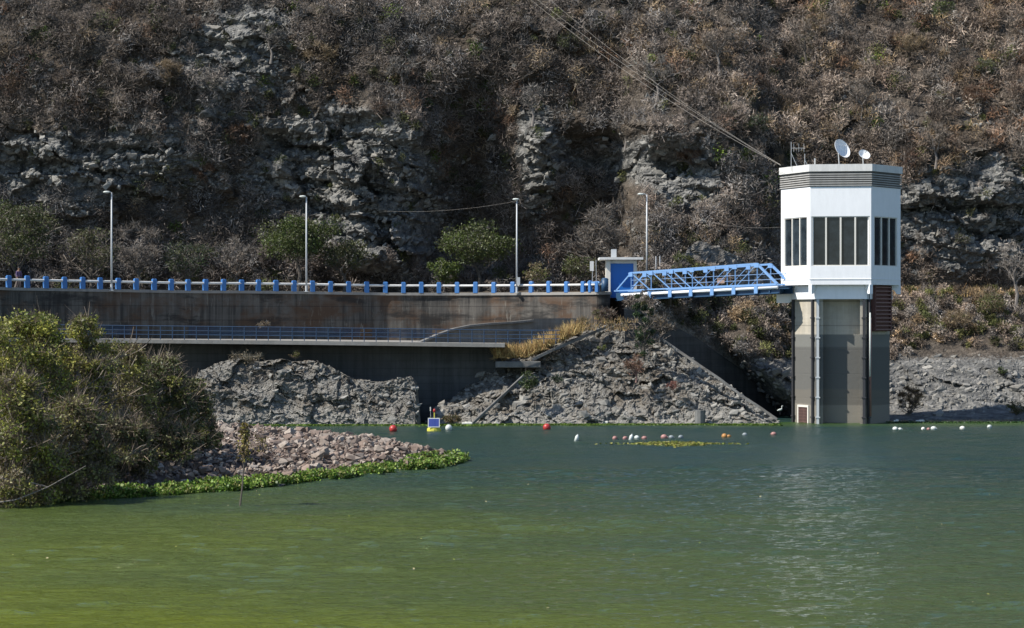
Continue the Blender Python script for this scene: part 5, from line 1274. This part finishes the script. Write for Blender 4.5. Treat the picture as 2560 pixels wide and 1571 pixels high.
tree('dry_shrub', at(655, 822, 190.2), 0.6, 1.6, TAN, 'dry weed growing on the ledge by the walkway railing', 'shrub', 62, 60, 0.1, 420, TAN + GREYT, trunk_h=0.05, blobs=8, twl=0.3)
tree('green_shrub', at(1130, 1062, 186.3), 0.8, 1.9, OLIVE + TAN[:1], 'low yellowish shrub on the rocks beside the sloping concrete strip', 'shrub', 63, 700, 0.12, 400, TAN, trunk_h=0.05, blobs=10)

# ---- foreground thicket on the spit: leafy shrubs
YG = [(0.28, 0.29, 0.04), (0.20, 0.23, 0.035), (0.44, 0.42, 0.09), (0.11, 0.14, 0.03), (0.22, 0.17, 0.09)]
MG = [(0.14, 0.16, 0.035), (0.22, 0.225, 0.045), (0.08, 0.095, 0.028), (0.20, 0.155, 0.09), (0.34, 0.33, 0.09), (0.13, 0.11, 0.06)]
DG = [(0.06, 0.085, 0.028), (0.10, 0.12, 0.04), (0.16, 0.16, 0.07), (0.045, 0.06, 0.025)]
def leafy(px, pytop, pybase, wpx, Y, pal, label, seed, nleaf, twigpal, ntwig=2600, lf=0.165, trunk_h=0.02, droop=0.3, blobs=70):
    nleaf = int(nleaf * 1.0); ntwig = int(ntwig * 0.95)
    b = at(px, pybase, Y); h = (pybase - pytop) / F * Y; w = wpx / F * Y
    return tree('leafy_shrub', b, h, w, pal, label, 'shrub', seed, nleaf, lf, ntwig, twigpal, 'bark', trunk_h, 'leafy shrubs of the near thicket', blobs=blobs, twl=0.8, droop=droop, depth=w * 0.8, bushy=True, tww=0.024)
VT = [(0.19, 0.15, 0.11), (0.28, 0.22, 0.165), (0.14, 0.11, 0.085)]
leafy(-40, 775, 1235, 260, 112, YG, 'tall yellow green shrub cut by the picture edge beside the water', 71, 14000, VT)
leafy(90, 768, 1215, 250, 114, YG + MG[:1], 'tallest yellow green shrub of the near thicket', 72, 16000, VT)
leafy(205, 768, 1190, 170, 117, YG[:3] + MG, 'slender shrub with a yellow topped leader against the brown dam wall', 73, 11000, VT)
leafy(300, 850, 1160, 210, 121, MG, 'mid green leafy shrub under the start of the walkway railing', 74, 14000, VT)
leafy(395, 885, 1140, 200, 124, MG[:3] + DG + VT[:1], 'greyish green shrub draped with brown vines in front of the dark lower wall', 75, 12000, VT, 4200)
leafy(462, 945, 1118, 150, 128, DG + MG[:2], 'dark leafy shrub at the rock outcrop end of the thicket', 76, 11000, VT)
leafy(508, 1040, 1122, 90, 131, DG, 'low dark bush spilling over the first red rubble stones', 77, 4200, VT, 900, blobs=26)
leafy(30, 930, 1270, 240, 105, MG + YG[:2] + VT[:1], 'brown and green shrub standing at the water edge below the tallest one', 78, 13000, VT, 4600)
leafy(175, 985, 1262, 200, 108, MG + VT[:1], 'tangled low shrub of dull leaves at the water edge', 79, 10000, VT, 4200)
leafy(300, 1040, 1195, 180, 114, DG + MG[:1] + VT[:1], 'low tangled shrub merging into the green water plants', 80, 7000, VT, 3200, blobs=40)
leafy(430, 1060, 1150, 150, 121, DG + MG[:1], 'small dark shrub with bare twigs at the edge of the rubble', 81, 4000, VT, 1800, blobs=26)
# bare branch reaching over the water
r2 = np.random.default_rng(88); t = empty('fallen_branch', at(60, 1205, 104)); tag(t, 'bare pale branch slanting from the thicket down over the water', 'branch')
m = MB(); m.tube([at(215, 1165, 104) - np.array(t.location), at(120, 1218, 103.6) - np.array(t.location), at(40, 1250, 103.2) - np.array(t.location), at(-40, 1262, 103) - np.array(t.location)], [0.012, 0.02, 0.03, 0.04], 7)
m.tube([at(120, 1218, 103.6) - np.array(t.location), at(70, 1205, 103.5) - np.array(t.location), at(-10, 1195, 103.2) - np.array(t.location)], [0.02, 0.025, 0.03], 6); m.build('limb', M['palebark'], t)
# drowned sapling standing in the water
sap = empty('dead_sapling', wp(601, 1266)); tag(sap, 'thin brown sapling with hanging dry leaves standing in the green water', 'sapling')
Ys = float(wp(601, 1266)[1]); o0 = np.array(sap.location)
m = MB(); m.tube([at(600, 1268, Ys) - o0, at(606, 1215, Ys) - o0, at(611, 1150, Ys) - o0, at(612, 1080, Ys) - o0, at(616, 1046, Ys) - o0], [0.045, 0.035, 0.028, 0.02, 0.008], 7)
m.tube([at(611, 1150, Ys) - o0, at(620, 1110, Ys) - o0, at(622, 1075, Ys) - o0], [0.02, 0.014, 0.006], 5); m.build('stem', M['bark'], sap)
n = 420; tt = r2.uniform(0, 1, n); P = np.array([at(608 + 10 * r2.normal() * (1 - .4 * a) + 3, 1150 - a * 95, Ys) for a in tt]) - o0; P[:, 1] += r2.normal(size=n) * 0.12
V, Fs, C = leaves(r2, P, 0.15, pick(r2, [(0.16, 0.12, 0.04), (0.24, 0.21, 0.05), (0.10, 0.07, 0.04)], n), 1.0); new_mesh('crown', V, Fs, M['leaf'], sap, col=C)
t = empty('dry_weed', at(655, 1118, 128)); tag(t, 'yellowish dry weed hanging among the pink rubble', 'weed'); t.location.z = float(spit_h(t.location.x, t.location.y))
n = 160; P = r2.normal(size=(n, 3)) * np.array([0.22, 0.2, 0.3]) + np.array([0, 0, 0.6]); V, Fs, C = leaves(r2, P, 0.14, pick(r2, TAN + [(0.22, 0.2, 0.05)], n), 1.0); new_mesh('crown', V, Fs, M['leaf'], t, col=C)
m = MB(); m.tube([(0, 0, -0.1), (0.03, 0, 0.5), (0.1, 0, 1.0)], [0.02, 0.015, 0.006], 5); m.build('stem', M['bark'], t)
# flotsam before the plants
for px, py, s_, mt, lb_ in ((622, 1222, 0.34, 'steel', 'dark waterlogged stump right beside the sapling'), (668, 1214, 0.26, 'rustlt', 'reddish stone at the edge of the green plants'), (695, 1216, 0.30, 'steel', 'flat black log just off the reddish stone')):
    V, Fs = STONES[3 if mt != 'rustlt' else 5]; p = wp(px, py); o = new_mesh('driftwood' if mt == 'steel' else 'stone', V * np.array([1.5, 0.8, 0.55]) * s_, Fs, M[mt]); o.location = p + np.array([0, 0, 0.05]); tag(o, lb_, 'log' if mt == 'steel' else 'stone')

# ---- floating water plants along the spit
HY = [(0.11, 0.20, 0.022), (0.18, 0.29, 0.04), (0.07, 0.14, 0.015), (0.30, 0.40, 0.10), (0.05, 0.09, 0.012), (0.20, 0.20, 0.06)]
r = np.random.default_rng(66)
n = 15000; X = np.concatenate([r.uniform(-22, -3.0, n - 4600), r.uniform(-7.4, -2.7, 4600)]); yf = np.interp(X, frontX, frontY)
wd = np.interp(X, [-24, -20, -15, -10, -7, -5, -3.4, -2.0], [0.6, 3.2, 4.2, 4.0, 5.0, 9.5, 7.0, 0.6]); wob = 2.2 * fbm(X / 1.8, 0, 0, 4, 14)
Y = yf - 0.4 + wob * 0.5 + r.uniform(0, 1, n) * wd
hole = fbm(X / 0.8, Y / 1.2, 0, 3, 15) > -0.12
X, Y = X[hole], Y[hole]; n = len(X)
base = np.stack([X, Y, np.maximum(0.02, spit_h(X, Y)) * 0.6], 1)
kk = 6; idx = np.repeat(np.arange(n), kk); P = base[idx] + r.normal(size=(n * kk, 3)) * np.array([0.10, 0.10, 0.0]); P[:, 2] += r.uniform(0.02, 1.0, n * kk) * (0.16 + 0.26 * np.clip(0.5 + fbm(X / 0.7, Y / 0.7, 0, 2, 17), 0, 1))[idx]
tint = pick(r, HY, n, 0.2)
V1 = leaves(r, P, 0.145, np.clip(tint[idx] * r.uniform(0.7, 1.3, (n * kk, 1)), 0.004, 0.7), -0.5, 0.85)
V2 = strokes(r, base[idx[::2]], rdir(r, len(idx[::2]), 2.0), 0.25, 0.03, pick(r, HY[2:3], len(idx[::2])))
V, Fs, C = join([V1, V2]); tag(new_mesh('water_plants', V, Fs, M['leaf'], col=C), kind='stuff')
# algae mat and the green rim along the far bank
def mat_of(name, X, Y, size, pal, seed, zz=0.02):
    r = np.random.default_rng(seed); n = len(X); P = np.stack([X, Y, np.full(n, zz) + r.uniform(0, 0.05, n)], 1)
    V, Fs, C = leaves(r, P, size, pick(r, pal, n, 0.25), 0.0, 0.9); V[:, 2] = np.clip(V[:, 2], 0.01, 0.12); tag(new_mesh(name, V, Fs, M['leaf'], col=C), kind='stuff')
X = r.uniform(-22, 26, 260); Y = r.uniform(64, 122, 260); k = fbm(X / 6, Y / 8, 0, 2, 21) > 0.0; X, Y = X[k], Y[k]; n = len(X)
Vl, Fl, Cl = leaves(r, np.stack([X, Y, np.full(n, 0.05)], 1), 0.10, pick(r, [(0.30, 0.30, 0.08), (0.22, 0.26, 0.05), (0.35, 0.30, 0.16)], n)); Vl[:, 2] = np.clip(Vl[:, 2], 0.03, 0.09)
tag(new_mesh('floating_leaves', Vl, Fl, M['leaf'], col=Cl), kind='stuff')
a_, b_ = wp(1690, 1118), wp(1690, 1106)
X = r.normal(size=1500) * 1.35 + a_[0] + 0.1; Y = (a_[1] + b_[1]) / 2 + r.normal(size=1500) * 1.3 * np.exp(-((X - a_[0]) / 2.2) ** 2)
mat_of('floating_algae', X, Y, 0.22, [(0.20, 0.21, 0.03), (0.13, 0.16, 0.03), (0.27, 0.24, 0.06)], 5)
X = r.uniform(-20, 20.5, 5200); Y = 186.0 - np.abs(r.normal(size=5200)) * 0.7 + 0.5 * fbm(X / 2, 0, 0, 3, 19) - 1.2 * (X < -2) - 0.8
mat_of('shore_algae', X, Y, 0.20, [(0.10, 0.17, 0.02), (0.07, 0.12, 0.02), (0.14, 0.20, 0.03)], 6)
X = r.uniform(29.5, 45, 1400); Y = 188.8 - np.abs(r.normal(size=1400)) * 0.4
mat_of('bank_algae', X, Y, 0.18, [(0.05, 0.10, 0.02), (0.03, 0.07, 0.02)], 7)
for px, py in ((1515, 1548), (1853, 1420), (755, 1475), (1318, 1548)):
    pass

# ---- a person walking behind the railing
Yp = 189.4; foot = at(47, 722, Yp); foot[2] = wall_at(47)[2] - RAILH - 0.08
per = empty('person', foot, R(35)); tag(per, 'person in a purple top walking behind the railing between the first blue posts', 'person')
J = [(0, 0, .93), (0, 0, 1.08), (0, 0.01, 1.28), (0, 0.01, 1.42), (0, 0.0, 1.50), (0, -0.015, 1.60), (0, -0.01, 1.70),
     (.09, 0, .88), (.10, -.12, .50), (.10, -.06, .09), (.10, -.20, .04), (-.09, 0, .88), (-.10, .06, .49), (-.10, .26, .12), (-.10, .18, .03),
     (.17, .01, 1.38), (.23, .05, 1.12), (.22, -.06, .90), (.22, -.10, .83), (-.17, .01, 1.38), (-.23, -.04, 1.12), (-.22, -.16, .93), (-.22, -.20, .86)]
E = [(0, 1), (1, 2), (2, 3), (3, 4), (4, 5), (5, 6), (0, 7), (7, 8), (8, 9), (9, 10), (0, 11), (11, 12), (12, 13), (13, 14), (3, 15), (15, 16), (16, 17), (17, 18), (3, 19), (19, 20), (20, 21), (21, 22)]
RD = [.13, .115, .135, .10, .055, .085, .07, .085, .058, .040, .035, .085, .058, .040, .035, .055, .042, .030, .028, .055, .042, .030, .028]
def skinned(name, J, E, RD, mat, parent, root=0):
    me = bpy.data.meshes.new(name); me.from_pydata(J, E, []); o = bpy.data.objects.new(name, me); COL.objects.link(o); o.parent = parent; me.materials.append(mat)
    o.modifiers.new('skin', 'SKIN'); sv = me.skin_vertices[0].data
    for i, q in enumerate(RD): sv[i].radius = (q, q * 0.85)
    sv[root].use_root = True; s_ = o.modifiers.new('sub', 'SUBSURF'); s_.levels = 2; s_.render_levels = 2; return o
# fingers: five short bent chains on each hand
for hx, hy, hz in ((.22, -.10, .83), (-.22, -.20, .86)):
    hand = J.index((hx, hy, hz)); 
    for k, (dx, L) in enumerate(((-.024, .060), (-.008, .072), (.008, .068), (.024, .052), (-.036, .045))):
        b = len(J); y_ = hy - .012 * k + (0.02 if k == 4 else 0)
        J += [(hx + dx * .4, y_ + dx, hz - .045 if k < 4 else hz - .01), (hx + dx * .45, y_ + dx - .012, hz - .045 - L * .6 if k < 4 else hz - .04), (hx + dx * .45, y_ + dx - .03, hz - .045 - L if k < 4 else hz - .06)]
        E += [(hand, b), (b, b + 1), (b + 1, b + 2)]; RD += [.010, .009, .008]
skinned('body', J, E, RD, M['skin'], per)
top_ids = [0, 1, 2, 3, 15, 16, 19, 20, 17, 21]
def sub(ids, grow):
    mp = {a: i for i, a in enumerate(ids)}; return [J[a] for a in ids], [(mp[a], mp[b]) for a, b in E if a in mp and b in mp], [RD[a] + grow for a in ids]
a_, b_, c_ = sub(top_ids, 0.018); skinned('shirt', a_, b_, c_, M['purple'], per)
a_, b_, c_ = sub([0, 7, 8, 9, 11, 12, 13], 0.018); skinned('trousers', a_, b_, c_, M['darkcloth'], per)
m = MB(); m.ball((0, 0.015, 1.665), 0.098, 14, 8, (0.95, 1.05, 1.0)); m.build('hair', M['hair'], per, smooth=True)
m = MB(); m.tube([(0, -0.075, 1.63), (0, -0.105, 1.60)], [0.008, 0.014], 6); m.ball((0.03, -0.078, 1.635), 0.010, 6, 4); m.ball((-0.03, -0.078, 1.635), 0.010, 6, 4); m.build('face', M['skin'], per)
